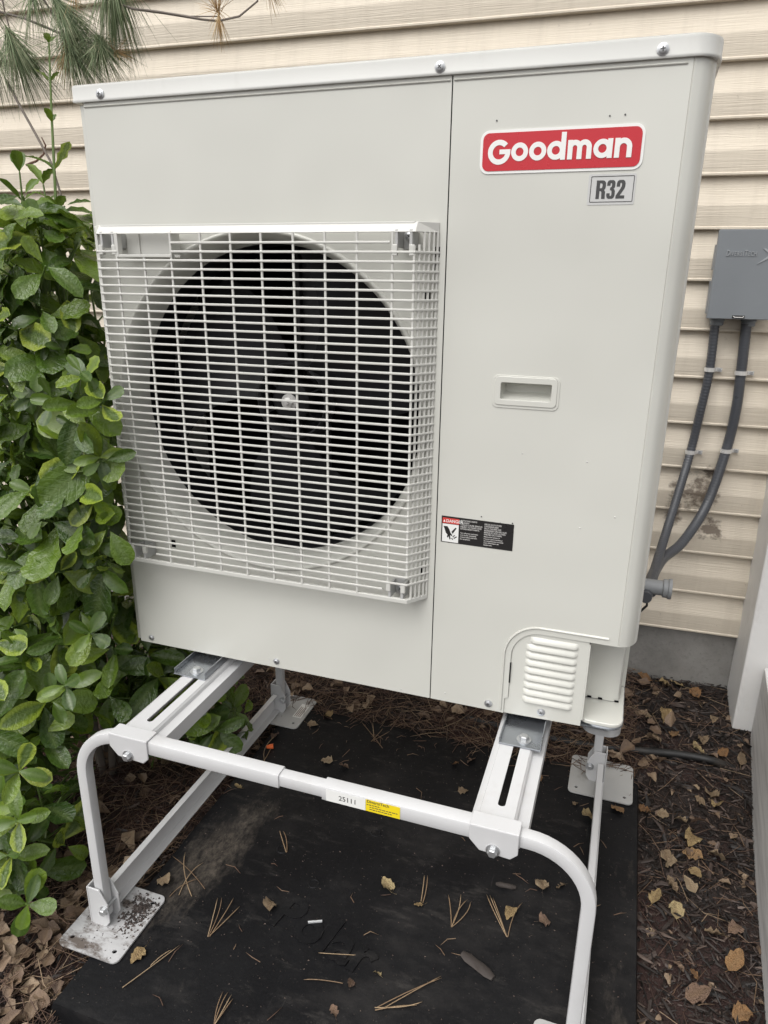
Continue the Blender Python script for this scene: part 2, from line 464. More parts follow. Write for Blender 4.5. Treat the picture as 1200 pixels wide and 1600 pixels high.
def front(y):                      # lays flat shapes upright, facing the camera side (-Y)
    return lambda a, b, c: (a, y - c, b)
def lying(z):
    return lambda a, b, c: (a, b, z + c)

def round_rect(x0, x1, z0, z1, r, n=5):
    pts = []
    for cx, cz, a0 in ((x1 - r, z0 + r, -90), (x1 - r, z1 - r, 0), (x0 + r, z1 - r, 90), (x0 + r, z0 + r, 180)):
        for k in range(n + 1):
            a = rad(a0 + 90 * k / n)
            pts.append((cx + r * math.cos(a), cz + r * math.sin(a)))
    return pts
def circle(cx, cy, r, n=32):
    return [(cx + r * math.cos(2 * PI * k / n), cy + r * math.sin(2 * PI * k / n)) for k in range(n)]
def arc(cx, cy, r, a0, a1, n=12):
    return [(cx + r * math.cos(rad(a0 + (a1 - a0) * k / n)), cy + r * math.sin(rad(a0 + (a1 - a0) * k / n))) for k in range(n + 1)]
def square_tube(w, h, r=0.005):
    return round_rect(-w / 2, w / 2, -h / 2, h / 2, r, 2)

def ground_z(x, y):
    t = min(1, max(0, (y - 0.3) / 0.5))
    return -0.495 + 0.062 * t * t * (3 - 2 * t) + 0.03 * min(1, max(0, (y - 0.80) / 0.13))

# ------------------------------------------------------------------ the ground
def make_ground():
    def lines(lo, hi, step):
        a = list(np.arange(lo, hi + 1e-6, step))
        d = step; x = lo
        left = []
        while x > -90: d *= 1.5; x -= d; left.append(x)
        d = step; x = hi; right = []
        while x < 90: d *= 1.5; x += d; right.append(x)
        return left[::-1] + a + right
    xs, ys = lines(-0.9, 1.5, 0.03), lines(-0.9, 1.2, 0.03)
    vs = []
    for y in ys:
        for x in xs:
            k = 1 if -1 < x < 1.6 and -1 < y < 1.3 else 0
            vs.append((x, y, ground_z(x, y) + k * rng.normal(0, 0.0028)))
    w = len(xs)
    fs = [(j * w + i, j * w + i + 1, (j + 1) * w + i + 1, (j + 1) * w + i) for j in range(len(ys) - 1) for i in range(w - 1)]
    o = MB().add(vs, fs).build('ground', 'soil', smooth=80, fix=False)
    tag(o, kind='structure')
make_ground()

# ------------------------------------------------------------------ house wall: lapped siding on a concrete foundation
WALL_AT, WALL_TURN = (0.47, 0.90, 0.0), math.atan(0.04)
LAP, LAP_TOP = 0.11605, 1.277
house = thing('house', 'cream vinyl sided house wall on a grey concrete foundation', 'house', (0.47, 0.90, 0), WALL_TURN)
def make_house():
    p = LAP
    prof = [(0.006, 0.0), (-0.0150, 0.0), (-0.0165, 0.0015), (-0.0166, 0.0050), (-0.0145, 0.0075), (-0.0178, 0.050), (-0.0176, 0.053),
            (-0.0162, 0.057), (-0.0110, 0.072), (-0.0055, 0.092), (-0.0015, 0.110), (0.0, p + 0.004)]
    me = MB().sheet(prof, 'x', -4.5, 4.5).mesh('siding_course', 'siding', smooth=28)
    for k in range(13, -14, -1):
        z = LAP_TOP - LAP * k
        o = put_object('siding_course', me, house, loc=(rng.uniform(-0.3, 0.3), 0, z))
    MB().box(-4.4, 4.4, 0.006, 0.25, LAP_TOP - 13 * LAP, LAP_TOP + 14 * LAP).build('sheathing', 'white_trim', house)
    MB().box(-4.4, 4.4, 0.004, 0.25, -0.8, LAP_TOP - 13 * LAP - 0.001).build('foundation', 'concrete', house)
    # small round hole beside the conduit
    MB().lathe([(0.0075, -0.0165), (0.0075, 0.0)], (0.615, 0, 0.077), 'y', 12).build('hole', 'coil_black', house)
make_house()

# white trim post against the wall and the weathered board in front of it
def make_post():
    o = thing('trim_post', 'white trim post standing against the siding at the right edge, widened out of view to shade the wall', 'post', (1.33, 0.86, -0.43))
    MB().box(-0.088, 0.30, -0.088, 0.075, 0.003, 3.2).build('shaft', 'white_trim', o, bevel=0.004)  # unseen right part added to the post's width to shade the lower wall
    MB().box(-0.060, 0.09, -0.06, 0.05, -0.03, 0.004).build('base_block', 'white_trim', o)
    b = thing('border_board', 'low weathered white board edging the mulch in front of the white post', 'board', (1.285, 0.757, -0.44))
    L = 2.1; d = unit((-0.055, -0.673, 0)); s = Vector((-d.y, d.x, 0)) * 1.0
    if s.x < 0: s = -s
    bm = MB()
    ps = [Vector((0, 0, 0)), d * L, d * L + s * 0.035, s * 0.035]
    vs = [(q.x, q.y, -0.05) for q in ps] + [(q.x, q.y, 0.215) for q in ps]
    bm.add(vs, [(3, 2, 1, 0), (4, 5, 6, 7), (0, 1, 5, 4), (1, 2, 6, 5), (2, 3, 7, 6), (3, 0, 4, 7)])
    bm.build('board', 'weathered_board', b, bevel=0.003)
make_post()

# ------------------------------------------------------------------ pad under the stand
PAD_TOP = -0.45
PAD = (0.088, 1.012, -0.408, 0.515)
def make_pad():
    x0, x1, y0, y1 = PAD
    cx, cy = (x0 + x1) / 2, (y0 + y1) / 2
    pad = thing('equipment_pad', 'dusty black plastic equipment pad lying under the white stand', 'pad', (cx, cy, -0.52))
    hx, hy = (x1 - x0) / 2, (y1 - y0) / 2
    body = MB()
    n = 26
    # top with a gently uneven surface, rolled rim and straight sides
    pts = {}
    vs, fs = [], []
    for j in range(n + 1):
        for i in range(n + 1):
            u, w = -1 + 2 * i / n, -1 + 2 * j / n
            e = max(abs(u), abs(w))
            z = 0.07 - (0.004 if e > 0.999 else 0) + (rng.normal(0, 0.0004) if e < 0.99 else 0)
            vs.append((u * (hx - 0.002), w * (hy - 0.002), z))
    for j in range(n):
        for i in range(n):
            a = j * (n + 1) + i
            fs.append((a, a + 1, a + n + 2, a + n + 1))
    rim = [j for j in range(n + 1)] + [(j + 1) * (n + 1) - 1 for j in range(1, n + 1)] + [n * (n + 1) + i for i in range(n - 1, -1, -1)] + [j * (n + 1) for j in range(n - 1, 0, -1)]
    base = len(vs)
    for r in rim:
        x, y, z = vs[r]; vs.append((x * 1.006, y * 1.006, 0.056))
    for r in rim:
        x, y, z = vs[r]; vs.append((x * 1.012, y * 1.012, -0.01))
    m = len(rim)
    for k in range(m):
        k2 = (k + 1) % m
        fs.append((rim[k], base + k, base + k2, rim[k2]))
        fs.append((base + k, base + m + k, base + m + k2, base + k2))
    body.add(vs, fs).build('slab', 'pad_black', pad, smooth=50)
    # moulded lettering and shallow dimples
    ang = rad(-12)
    def put(a, b, c):
        return (0.352 - cx + a * math.cos(ang) - b * math.sin(ang), -0.150 - cy + a * math.sin(ang) + b * math.cos(ang) * 1.0, 0.0705 + c)
    MB().text('Polar', 0.105, put, half=0.0022, offset=0.003, xs=0.98).build('moulded_lettering', 'pad_black', pad, fix=False)
    for a, b in ((0.30, 0.02), (0.47, 0.13), (0.40, -0.04), (0.62, -0.30)):
        MB().lathe([(0.0135, 0.0690), (0.0120, 0.0712), (0.0085, 0.0712), (0.0070, 0.0690)], (a - cx, b - cy, 0), 'z', 18, cap=False).build('dimple', 'pad_black', pad, smooth=60)
make_pad()

# ------------------------------------------------------------------ heat pump
pump = thing('heat_pump', 'beige outdoor heat pump with a white fan guard on a white stand', 'heat pump', (0, 0, 0))
UH = 0.959                 # top of the front panels
FAN = (0.31, 0.485)        # fan axis
def screw(x, z, y=0.0, r=0.0065, parent=pump, name='screw'):
    s = MB()
    s.lathe([(r, 0.0), (r, -0.0012), (r * 0.72, -0.0018), (r * 0.72, -0.0030), (r * 0.5, -0.0038)], (x, y, z), 'y', 12)
    o = s.build(name, 'zinc', parent, smooth=30)
    a = rng.uniform(0, PI)
    c = MB()
    for q in (0, PI / 2):
        dx, dz = math.cos(a + q), math.sin(a + q)
        L, w = r * 0.42, r * 0.1
        yy = y - 0.00390 - (0.0001 if q else 0)
        vs = [(x + dx * L - dz * w, yy, z + dz * L + dx * w), (x + dx * L + dz * w, yy, z + dz * L - dx * w), (x - dx * L + dz * w, yy, z - dz * L - dx * w), (x - dx * L - dz * w, yy, z - dz * L + dx * w)]
        c.add(vs, [(0, 1, 2, 3)])
    c.build('slot', 'charcoal_ink', o, fix=False)
    return o

def make_casing():
    # left front panel with the round fan opening; its left border bends back
    m = MB()
    m.flat([[(0.0125, 0.0), (0.6128, 0.0), (0.6128, UH), (0.0125, UH)], circle(FAN[0], FAN[1], 0.2775, 96)], 0.001, front(0.001))
    m.sheet([(0.0125, 0.0005), (0.0110, 0.0022), (0.0040, 0.0030), (0.0012, 0.0060), (0.0002, 0.0120), (0.0, 0.06), (0.002, 0.06), (0.002, 0.012)], 'z', 0.004, UH - 0.006)
    p = m.build('front_panel', 'casing', pump, smooth=50)
    # bell-shaped mouth round the fan
    prof = [(0.2845, 0.0002), (0.2835, -0.0026), (0.2810, -0.0036), (0.2785, -0.0026), (0.2765, 0.0004), (0.2740, 0.0045), (0.2705, 0.0115), (0.2675, 0.0215), (0.2655, 0.0350), (0.2645, 0.0500), (0.2640, 0.0560)]
    MB().lathe(prof, (FAN[0], 0, FAN[1]), 'y', 96, cap=False).build('bell_mouth', 'casing', p, smooth=60)
    MB().lathe([(0.2640, 0.0562), (0.2640, 0.13), (0.275, 0.15)], (FAN[0], 0, FAN[1]), 'y', 96, cap=False).build('fan_throat', 'fan_black', p, smooth=60)
    # right service panel with the rounded corner and the notch at the lower right
    x0, xc = 0.6146, 0.911
    notch = [(0.7425, 0.0), (0.7425, 0.029), (0.7482, 0.031), (0.7482, 0.11)] + arc(0.7482 + 0.046, 0.1118, 0.046, 180, 90, 10)[1:] + [(xc, 0.1578)]
    hx0, hx1, hz0, hz1 = 0.6955, 0.7845, 0.5235, 0.5640
    ix0, ix1, iz0, iz1 = hx0 + 0.0075, hx1 - 0.0065, hz0 + 0.0070, hz1 - 0.0075
    m = MB()
    m.flat([[(x0, 0.0)] + notch + [(xc, UH), (x0, UH)], round_rect(ix0 - 0.001, ix1 + 0.001, iz0 - 0.001, iz1 + 0.001, 0.003)], 0.001, front(0.001))
    curve = [(xc, 0.0)] + [(0.911 + 0.029 * math.sin(rad(a)), 0.042 - 0.042 * math.cos(rad(a))) for a in range(10, 91, 10)] + [(0.94, 0.10), (0.94, 0.315)]
    # a fine crease runs down where the corner starts to turn
    curve = [(xc, 0.0002), (xc + 0.0008, 0.0012), (xc + 0.0018, 0.0002)] + curve[2:]
    m.sheet(curve, 'z', 0.1578, UH)
    sp = m.build('service_panel', 'casing', pump, smooth=50)
    # pressed bead following the notch
    bead = [(0.7372, 0, 0.006), (0.7372, 0, 0.11)] + [(a, 0, b) for a, b in arc(0.7372 + 0.057, 0.1118, 0.057, 180, 90, 12)] + [(0.897, 0, 0.1690)]
    MB().tube(bead, 0.0021, 6).build('bead', 'casing', sp, smooth=60)
    # hem along the top of both panels
    MB().tube([(0.014, 0.0, 0.9500), (0.611, 0.0, 0.9500)], 0.0016, 6).build('hem', 'casing', p, smooth=60)
    MB().tube([(0.616, 0.0, 0.9500), (0.905, 0.0, 0.9500)], 0.0016, 6).build('hem', 'casing', sp, smooth=60)
    # dark gap between the two panels
    MB().box(0.609, 0.618, 0.0035, 0.006, 0.002, UH).build('seam', 'coil_black', pump)
    # handle: raised frame round a hollow that reaches back into the panel
    hd = MB().flat([round_rect(hx0, hx1, hz0, hz1, 0.006), round_rect(ix0, ix1, iz0, iz1, 0.003)], 0.0005, front(-0.0010), bevel=0.0008).build('handle', 'casing', sp, smooth=40)
    ring0 = round_rect(ix0, ix1, iz0, iz1, 0.003, 3)
    ring1 = round_rect(ix0 + 0.004, ix1 - 0.004, iz0 + 0.009, iz1 - 0.002, 0.004, 3)
    k = len(ring0)
    h = MB()
    h.add([(q[0], -0.0012, q[1]) for q in ring0] + [(q[0], 0.004, q[1]) for q in ring0] + [(q[0], 0.026, q[1]) for q in ring1],
          [(i, (i + 1) % k, k + (i + 1) % k, k + i) for i in range(k)] + [(k + i, k + (i + 1) % k, 2 * k + (i + 1) % k, 2 * k + i) for i in range(k)] + [tuple(range(2 * k, 3 * k))])
    h.build('hollow', 'casing', hd, smooth=40)
    MB().flat([round_rect(hx0 - 0.0035, hx1 + 0.0035, hz0 - 0.0045, hz1 + 0.002, 0.008), round_rect(hx0 - 0.001, hx1 + 0.001, hz0 - 0.001, hz1 + 0.001, 0.006)], 0.0004, front(-0.0003), bevel=0.0004).build('rim', 'casing', hd, smooth=40)
    return p, sp
panel_left, panel_right = make_casing()

def make_shell():
    # top cover with a turned-down skirt and rounded right corner
    rr = 0.040
    out = [(-0.003, -0.004)] + [(0.944 - rr * 0.8 + rr * 0.8 * math.sin(rad(a)), -0.004 + rr - rr * math.cos(rad(a))) for a in range(0, 91, 10)] + [(0.944, 0.326), (-0.003, 0.326)]
    n = len(out)
    cx, cy = 0.47, 0.16
    def inset(d): return [(x + (d if x < cx else -d) * (abs(x - cx) > 0.3), y + (d if y < cy else -d) * (abs(y - cy) > 0.1)) for x, y in out]
    levels = [(out, UH - 0.003), (inset(-0.0005), UH - 0.0018), (inset(-0.0005), UH + 0.0005), (out, UH + 0.0015), (out, UH + 0.0175), (inset(0.0008), UH + 0.0205), (inset(0.004), UH + 0.0225), (inset(0.03), UH + 0.0235)]
    vs = [(x, y, z) for ring, z in levels for x, y in ring]
    fs = [(i * n + k, i * n + (k + 1) % n, (i + 1) * n + (k + 1) % n, (i + 1) * n + k) for i in range(len(levels) - 1) for k in range(n)]
    fs.append(tuple(range((len(levels) - 1) * n, len(levels) * n)))
    fs.append(tuple(range(n - 1, -1, -1)))
    cover = MB().add(vs, fs).build('top_cover', 'cap_paint', pump, smooth=40)
    for x in (0.0501, 0.5969, 0.8745): screw(x, 0.9655, -0.0042, 0.0072, cover)
    for x, z in ((0.0383, 0.0116), (0.3151, 0.0135)): screw(x, z, 0.0, 0.0062, panel_left)
    screw(0.7163, 0.0125, 0.0, 0.0068, panel_right)
    # dents and specks in the paint
    for x, z in ((0.676, 0.899), (0.820, 0.8975), (0.8385, 0.898), (0.686, 0.345), (0.716, 0.338), (0.735, 0.340)):
        MB().lathe([(0.0011, 0.0), (0.0011, -0.0005)], (x, -0.0002, z), 'y', 8).build('speck', 'charcoal_ink', panel_right)
    for x, z in ((0.742, 0.452), (0.8365, 0.4475), (0.884, 0.368), (0.836, 0.345), (0.300, 0.0160), (0.560, 0.006), (0.64, 0.016)):
        MB().lathe([(0.0013, 0.0), (0.0008, -0.0008)], (x, 0.0, z), 'y', 8).build('nib', 'cap_paint', panel_right if x > 0.61 else panel_left, smooth=50)
    # sides, back and floor of the cabinet
    MB().box(0.0, 0.002, 0.058, 0.318, 0.0, UH).build('side_panel', 'casing', pump)
    MB().box(0.900, 0.938, 0.310, 0.318, 0.03, UH).build('rear_post', 'casing', pump)
    MB().box(0.004, 0.902, 0.300, 0.316, 0.02, UH - 0.01).build('coil', 'coil_black', pump)
    MB().box(0.604, 0.606, 0.062, 0.298, 0.02, UH - 0.01).build('inner_wall', 'coil_black', pump)
    MB().box(0.004, 0.603, 0.155, 0.157, 0.76, UH - 0.012).build('inner_baffle', 'coil_black', pump)
    tray = round_rect(0.003, 0.936, 0.004, 0.316, 0.030, 6)
    base = MB().prism(tray, 'z', 0.0015, 0.0040).build('base_pan', 'zinc_dark', pump, smooth=40)
    MB().prism(round_rect(0.8720, 0.9335, 0.0080, 0.30, 0.022, 6), 'z', -0.0125, 0.0060).build('pan_rim', 'zinc', base, smooth=40)
    # corner under the service panel: louvred cover, recessed pipe entry, tray
    cx0, cx1 = 0.7492, 0.8685
    out = [(cx0 - 0.006, 0.0), (cx1, 0.003), (cx1, 0.1568), (cx0 + 0.045, 0.1568)] + arc(cx0 + 0.045, 0.1118, 0.045, 90, 180, 8)[1:] + [(cx0, 0.0305), (cx0 - 0.006, 0.0285)]
    cover = MB().flat([out], 0.0008, front(0.0035), bevel=0.0006).build('corner_cover', 'casing', pump, smooth=40)
    # each louvre is a bulge open underneath, its upper edge blending into the sheet
    lw, n = 0.041, 8
    L = MB()
    prof = [(0.0, 0.0), (-0.0022, -0.0020), (-0.0042, -0.0050), (-0.0050, -0.0080), (-0.0048, -0.0092), (-0.0005, -0.0094)]
    vs, fs = [], []
    cols = [(-lw, 0.0), (-lw + 0.003, 0.55), (-lw + 0.007, 1.0), (lw - 0.007, 1.0), (lw - 0.003, 0.55), (lw, 0.0)]
    for cxx, k in cols:
        for dy, dz in prof: vs.append((cxx, dy * k, dz))
    q = len(prof)
    for i in range(len(cols) - 1):
        for j in range(q - 1): fs.append((i * q + j, (i + 1) * q + j, (i + 1) * q + j + 1, i * q + j + 1))
    lm = L.add(vs, fs).mesh('louvre', 'casing', smooth=40)
    for k in range(9):
        z = 0.1505 - 0.01385 * k
        o = put_object('louvre', lm, cover, loc=(0.8125 + (0.003 if k == 0 else 0), 0.0022, z))
        if k == 0: o.scale = (0.93, 1, 1)
    screw(0.8045, 0.0142, 0.0026, 0.0068, cover)
    MB().box(0.7476, 0.7496, -0.0005, 0.001, 0.060, 0.098).build('gap', 'coil_black', cover)
    # recess to the right of the louvred cover
    MB().sheet([(0.866, 0.004), (0.868, 0.060), (0.872, 0.075), (0.915, 0.075), (0.924, 0.079), (0.928, 0.090), (0.928, 0.13), (0.935, 0.13), (0.935, 0.30)], 'z', 0.0150, 0.162).build('entry_plate', 'casing', pump, smooth=30)
    MB().prism(round_rect(0.862, 0.9345, 0.0065, 0.15, 0.020, 6), 'z', 0.0065, 0.0135).build('entry_tray', 'casing', pump, smooth=40, bevel=0.0015)
    MB().box(0.8690, 0.8712, 0.0025, 0.072, 0.0140, 0.152).build('cover_edge', 'casing', cover)
    for x in (0.874, 0.892, 0.919): MB().box(x, x + 0.007, 0.0735, 0.0743, 0.0152, 0.0185).build('slot', 'coil_black', pump)
    # zinc feet of the cabinet, bolted to the rails
    for x, side in ((0.165, -1), (0.781, 1)):
        for y in (-0.052, 0.330):
            s = 1 if y < 0 else -1
            ft = MB()
            w = 0.034
            y0, y1 = (y - 0.012, 0.03) if s > 0 else (0.29, y + 0.012)
            ft.box(x - w, x + w, y0, y1, -0.0165, -0.0135)
            ft.box(x - w, x - w + 0.0022, y0 + 0.002, y1, -0.0135, -0.004)
            ft.box(x + w - 0.0022, x + w, y0 + 0.002, y1, -0.0135, -0.001)
            f = ft.build('foot', 'zinc_dark', pump, bevel=0.0008)
            b = MB().lathe([(0.0125, -0.0135), (0.0120, -0.0118), (0.0075, -0.0116)], (x + 0.004, y + 0.008 * s, 0), 'z', 18)
            b.lathe([(0.0078, -0.0118), (0.0078, -0.0060), (0.0060, -0.0050)], (x + 0.004, y + 0.008 * s, 0), 'z', 6)
            b.build('bolt', 'zinc', f, smooth=25)
make_shell()

def make_fan():
    fx, fz = FAN
    fan = MB()
    fan.lathe([(0.004, 0.098), (0.030, 0.099), (0.036, 0.104), (0.037, 0.150)], (fx, 0, fz), 'y', 32)
    for k in range(6):
        a = rad(25 + 60 * k)
        u = Vector((math.cos(a), 0, math.sin(a))); w = Vector((-math.sin(a), 0, math.cos(a))) * 0.0012
        c = Vector((fx, 0.112, fz))
        vs = [c + u * 0.034 - w, c + u * 0.034 + w, c + u * 0.066 + w, c + u * 0.066 - w]
        vs += [p + Vector((0, 0.035, 0)) for p in vs]
        fan.add(vs, [(0, 1, 2, 3), (4, 7, 6, 5), (0, 4, 5, 1), (1, 5, 6, 2), (2, 6, 7, 3), (3, 7, 4, 0)])
    f = fan.build('fan', 'fan_black', pump, smooth=35)
    MB().lathe([(0.0640, 0.150), (0.0640, 0.106), (0.0665, 0.103), (0.0690, 0.106), (0.0690, 0.150)], (fx, 0, fz), 'y', 40, cap=False).build('hub_ring', 'fan_grey', f, smooth=40)
    n = MB().lathe([(0.0150, 0.0982), (0.0150, 0.0955), (0.0105, 0.0950)], (fx, 0, fz), 'y', 24)
    n.lathe([(0.0095, 0.0950), (0.0095, 0.0895), (0.0075, 0.0885)], (fx, 0, fz), 'y', 6)
    n.lathe([(0.0045, 0.0885), (0.0040, 0.0820)], (fx, 0, fz), 'y', 12)
    n.build('nut', 'steel', f, smooth=25)
    # three broad swept blades
    nr, na = 8, 9
    vs, fs = [], []
    for i in range(nr + 1):
        t = i / nr
        r = 0.062 + (0.254 - 0.062) * t
        lead = rad(38 + 26 * t ** 1.5); trail = rad(-30 - 8 * t + 22 * t * t)
        for j in range(na + 1):
            s = j / na
            a = trail + (lead - trail) * s
            y = 0.150 - 0.048 * s + 0.010 * math.sin(PI * s) - 0.006 * t
            vs.append((r * math.cos(a), y, r * math.sin(a)))
    for i in range(nr):
        for j in range(na):
            a = i * (na + 1) + j
            fs.append((a, a + 1, a + na + 2, a + na + 1))
    k0 = len(vs)
    vs += [(x, y + 0.003, z) for x, y, z in vs]
    fs += [tuple(k0 + q for q in reversed(p)) for p in fs]
    bm = MB().add(vs, fs).mesh('blade', 'fan_black', smooth=40)
    for k in range(3):
        o = put_object('blade', bm, f, loc=(fx, 0, fz))
        o.rotation_euler = (0, rad(-20 - 120 * k), 0)
    # motor bracket behind the blades
    m = MB()
    for x in (fx - 0.030, fx + 0.021):
        m.box(x, x + 0.006, 0.200, 0.215, 0.05, 0.90)
    m.box(fx - 0.03, fx + 0.03, 0.2145, 0.2165, 0.05, 0.90)
    mo = m.build('motor_bracket', 'fan_grey', pump)
    MB().lathe([(0.05, 0.152), (0.05, 0.2)], (fx, 0, fz), 'y', 32).build('motor', 'fan_black', mo, smooth=40)
make_fan()

def make_guard():
    G = thing('fan_guard', None, None)
    G.parent = pump
    GY, xr, xl = -0.035, 0.5775, 0.0385
    xre, xle = 0.6030, 0.0085
    path = lambda z: [(xre, -0.001, z), (xr, GY, z), (xl, GY, z), (xle, -0.001, z)]
    # frame: top and bottom bands
    def band(z0, z1, th, name, lean):
        m = MB()
        ps = path(0)
        n = len(ps)
        outer = [Vector((p[0], p[1], 0)) for p in ps]
        inn = [Vector((xre - 0.009, -0.001, 0)), Vector((xr - 0.004, GY + th, 0)), Vector((xl + 0.004, GY + th, 0)), Vector((xle + 0.009, -0.001, 0))]
        vs = [(p.x, p.y, z0) for p in outer] + [(p.x, p.y + lean, z1) if 0 < i < 3 else (p.x, p.y, z1) for i, p in enumerate(outer)]
        vs += [(p.x, p.y, z0) for p in inn] + [(p.x, p.y, z1) for p in inn]
        fs = []
        for i in range(n - 1):
            fs += [(i, i + 1, n + i + 1, n + i), (n + i, n + i + 1, 3 * n + i + 1, 3 * n + i), (2 * n + i, 3 * n + i, 3 * n + i + 1, 2 * n + i + 1), (i, 2 * n + i, 2 * n + i + 1, i + 1)]
        fs += [(0, n, 3 * n, 2 * n), (n - 1, 3 * n - 1, 4 * n - 1, 2 * n - 1)]
        return m.add(vs, fs).build(name, 'guard_plastic', G, bevel=0.0012)
    band(0.7605, 0.7745, 0.008, 'top_rail', 0.010)
    band(0.1905, 0.1985, 0.006, 'bottom_rail', 0.0)
    sec = round_rect(-0.0016, 0.0016, -0.0018, 0.0018, 0.0011, 2)
    def bar(pts, s=sec):
        m = MB()
        return m.sweep(pts, s, None)
    zs = [0.7470 - 0.01305 * k for k in range(42)]
    mesh_full = {}
    up = (0, 0, 1)
    def hbar(pts): return MB().sweep(pts, [(b, a) for a, b in sec], up)
    full = hbar(path(0)).mesh('horizontal_bar', 'guard_plastic', smooth=40)
    part = hbar([(xr - 0.037, GY, 0), (0.179, GY, 0)]).mesh('horizontal_bar', 'guard_plastic', smooth=40)
    part2 = hbar([(xre, -0.001, 0), (xr, GY, 0), (0.179, GY, 0)]).mesh('horizontal_bar', 'guard_plastic', smooth=40)
    low = hbar([(0.535, GY, 0), (0.096, GY, 0)]).mesh('horizontal_bar', 'guard_plastic', smooth=40)
    for k, z in enumerate(zs):
        me = part if k == 0 else part2 if k == 1 else low if k == 41 else full
        put_object('horizontal_bar', me, G, loc=(0, 0, z))
    put_object('horizontal_bar', hbar([(0.077, GY, 0), (xl, GY, 0), (xle, -0.001, 0)]).mesh('horizontal_bar', 'guard_plastic', smooth=40), G, loc=(0, 0, zs[1]))
    vsec = round_rect(-0.0019, 0.0019, -0.0015, 0.0015, 0.0011, 2)
    def vbar(x, y, z0, z1):
        MB().sweep([(x, y, z0), (x, y, z1)], vsec, (1, 0, 0)).build('vertical_bar', 'guard_plastic', G, smooth=40)
    yv = GY + 0.0012
    for x in (0.040, 0.074, 0.126, 0.177, 0.231, 0.284, 0.336, 0.389, 0.440, 0.490, 0.544, 0.576):
        z0, z1 = 0.197, 0.7615
        if x == 0.126: z1 = 0.7275
        if x == 0.040: z1, z0 = zs[1], zs[39]
        if x == 0.576: z1, z0 = zs[0] - 0.004, zs[39]
        if x == 0.544: z1, z0 = 0.7615, zs[40]
        if x == 0.074: z1, z0 = 0.7615, zs[39]
        vbar(x, yv, z0, z1)
    for k, t in enumerate((0.2, 0.4, 0.6, 0.8, 0.96)):
        vbar(xr + (xre - xr) * t - 0.001, GY + (0.034 - 0.001) * t + 0.0012, 0.197, zs[0] - 0.003 if k == 0 else 0.7615)
        vbar(xl + (xle - xl) * t + 0.001, GY + (0.034 - 0.001) * t + 0.0012, 0.197, 0.7615)
    # empty name-plate pocket at the upper left: thick border and a plate set back in it
    pk = MB()
    pk.box(0.0755, 0.0795, GY - 0.001, GY + 0.010, 0.7255, 0.7620)
    pk.box(0.0796, 0.1775, GY - 0.001, GY + 0.010, 0.7255, 0.7295)
    pk.box(0.0796, 0.1790, -0.0125, -0.0105, 0.7255, 0.7640)
    pk.box(0.1776, 0.1792, GY + 0.001, -0.0106, 0.7296, 0.7640)
    pk.box(0.104, 0.1055, -0.0150, -0.0126, 0.7296, 0.7640)
    pk.build('plate_pocket', 'guard_plastic', G, bevel=0.0006)
    # clips and screws in the four corners
    def clip(x, z, s):
        c = MB()
        c.box(x - 0.013, x - 0.0085, GY + 0.001, -0.002, z - 0.012, z + 0.012)
        c.box(x + 0.0085, x + 0.013, GY + 0.001, -0.002, z - 0.012, z + 0.012)
        c.box(x - 0.0084, x + 0.0084, -0.006, -0.0015, z - 0.014, z + 0.014)
        o = c.build('clip', 'plate_paint', G, bevel=0.0008)
        screw(x, z + 0.004 * s, -0.0062, 0.006, o)
        b = MB()
        for dx in (-0.0125, 0.0125):
            b.box(x + dx - 0.0038, x + dx + 0.0038, GY - 0.001, GY + 0.006, z - s * 0.012 - 0.011, z - s * 0.012 + 0.004)
        b.build('boss', 'guard_plastic', o, bevel=0.001)
    clip(0.560, 0.752, 1); clip(0.5575, 0.2085, -1); clip(0.0575, 0.752, 1); clip(0.0575, 0.2085, -1)
    # dark hooks on the panel seen through the guard
    for x, z in ((0.166, 0.742), (0.600, 0.735), (0.5985, 0.715), (0.588, 0.676), (0.592, 0.238), (0.110, 0.222)):
        MB().box(x - 0.004, x + 0.004, -0.0012, -0.0001, z - 0.007, z + 0.007).build('hook_slot', 'coil_black', panel_left)
make_guard()

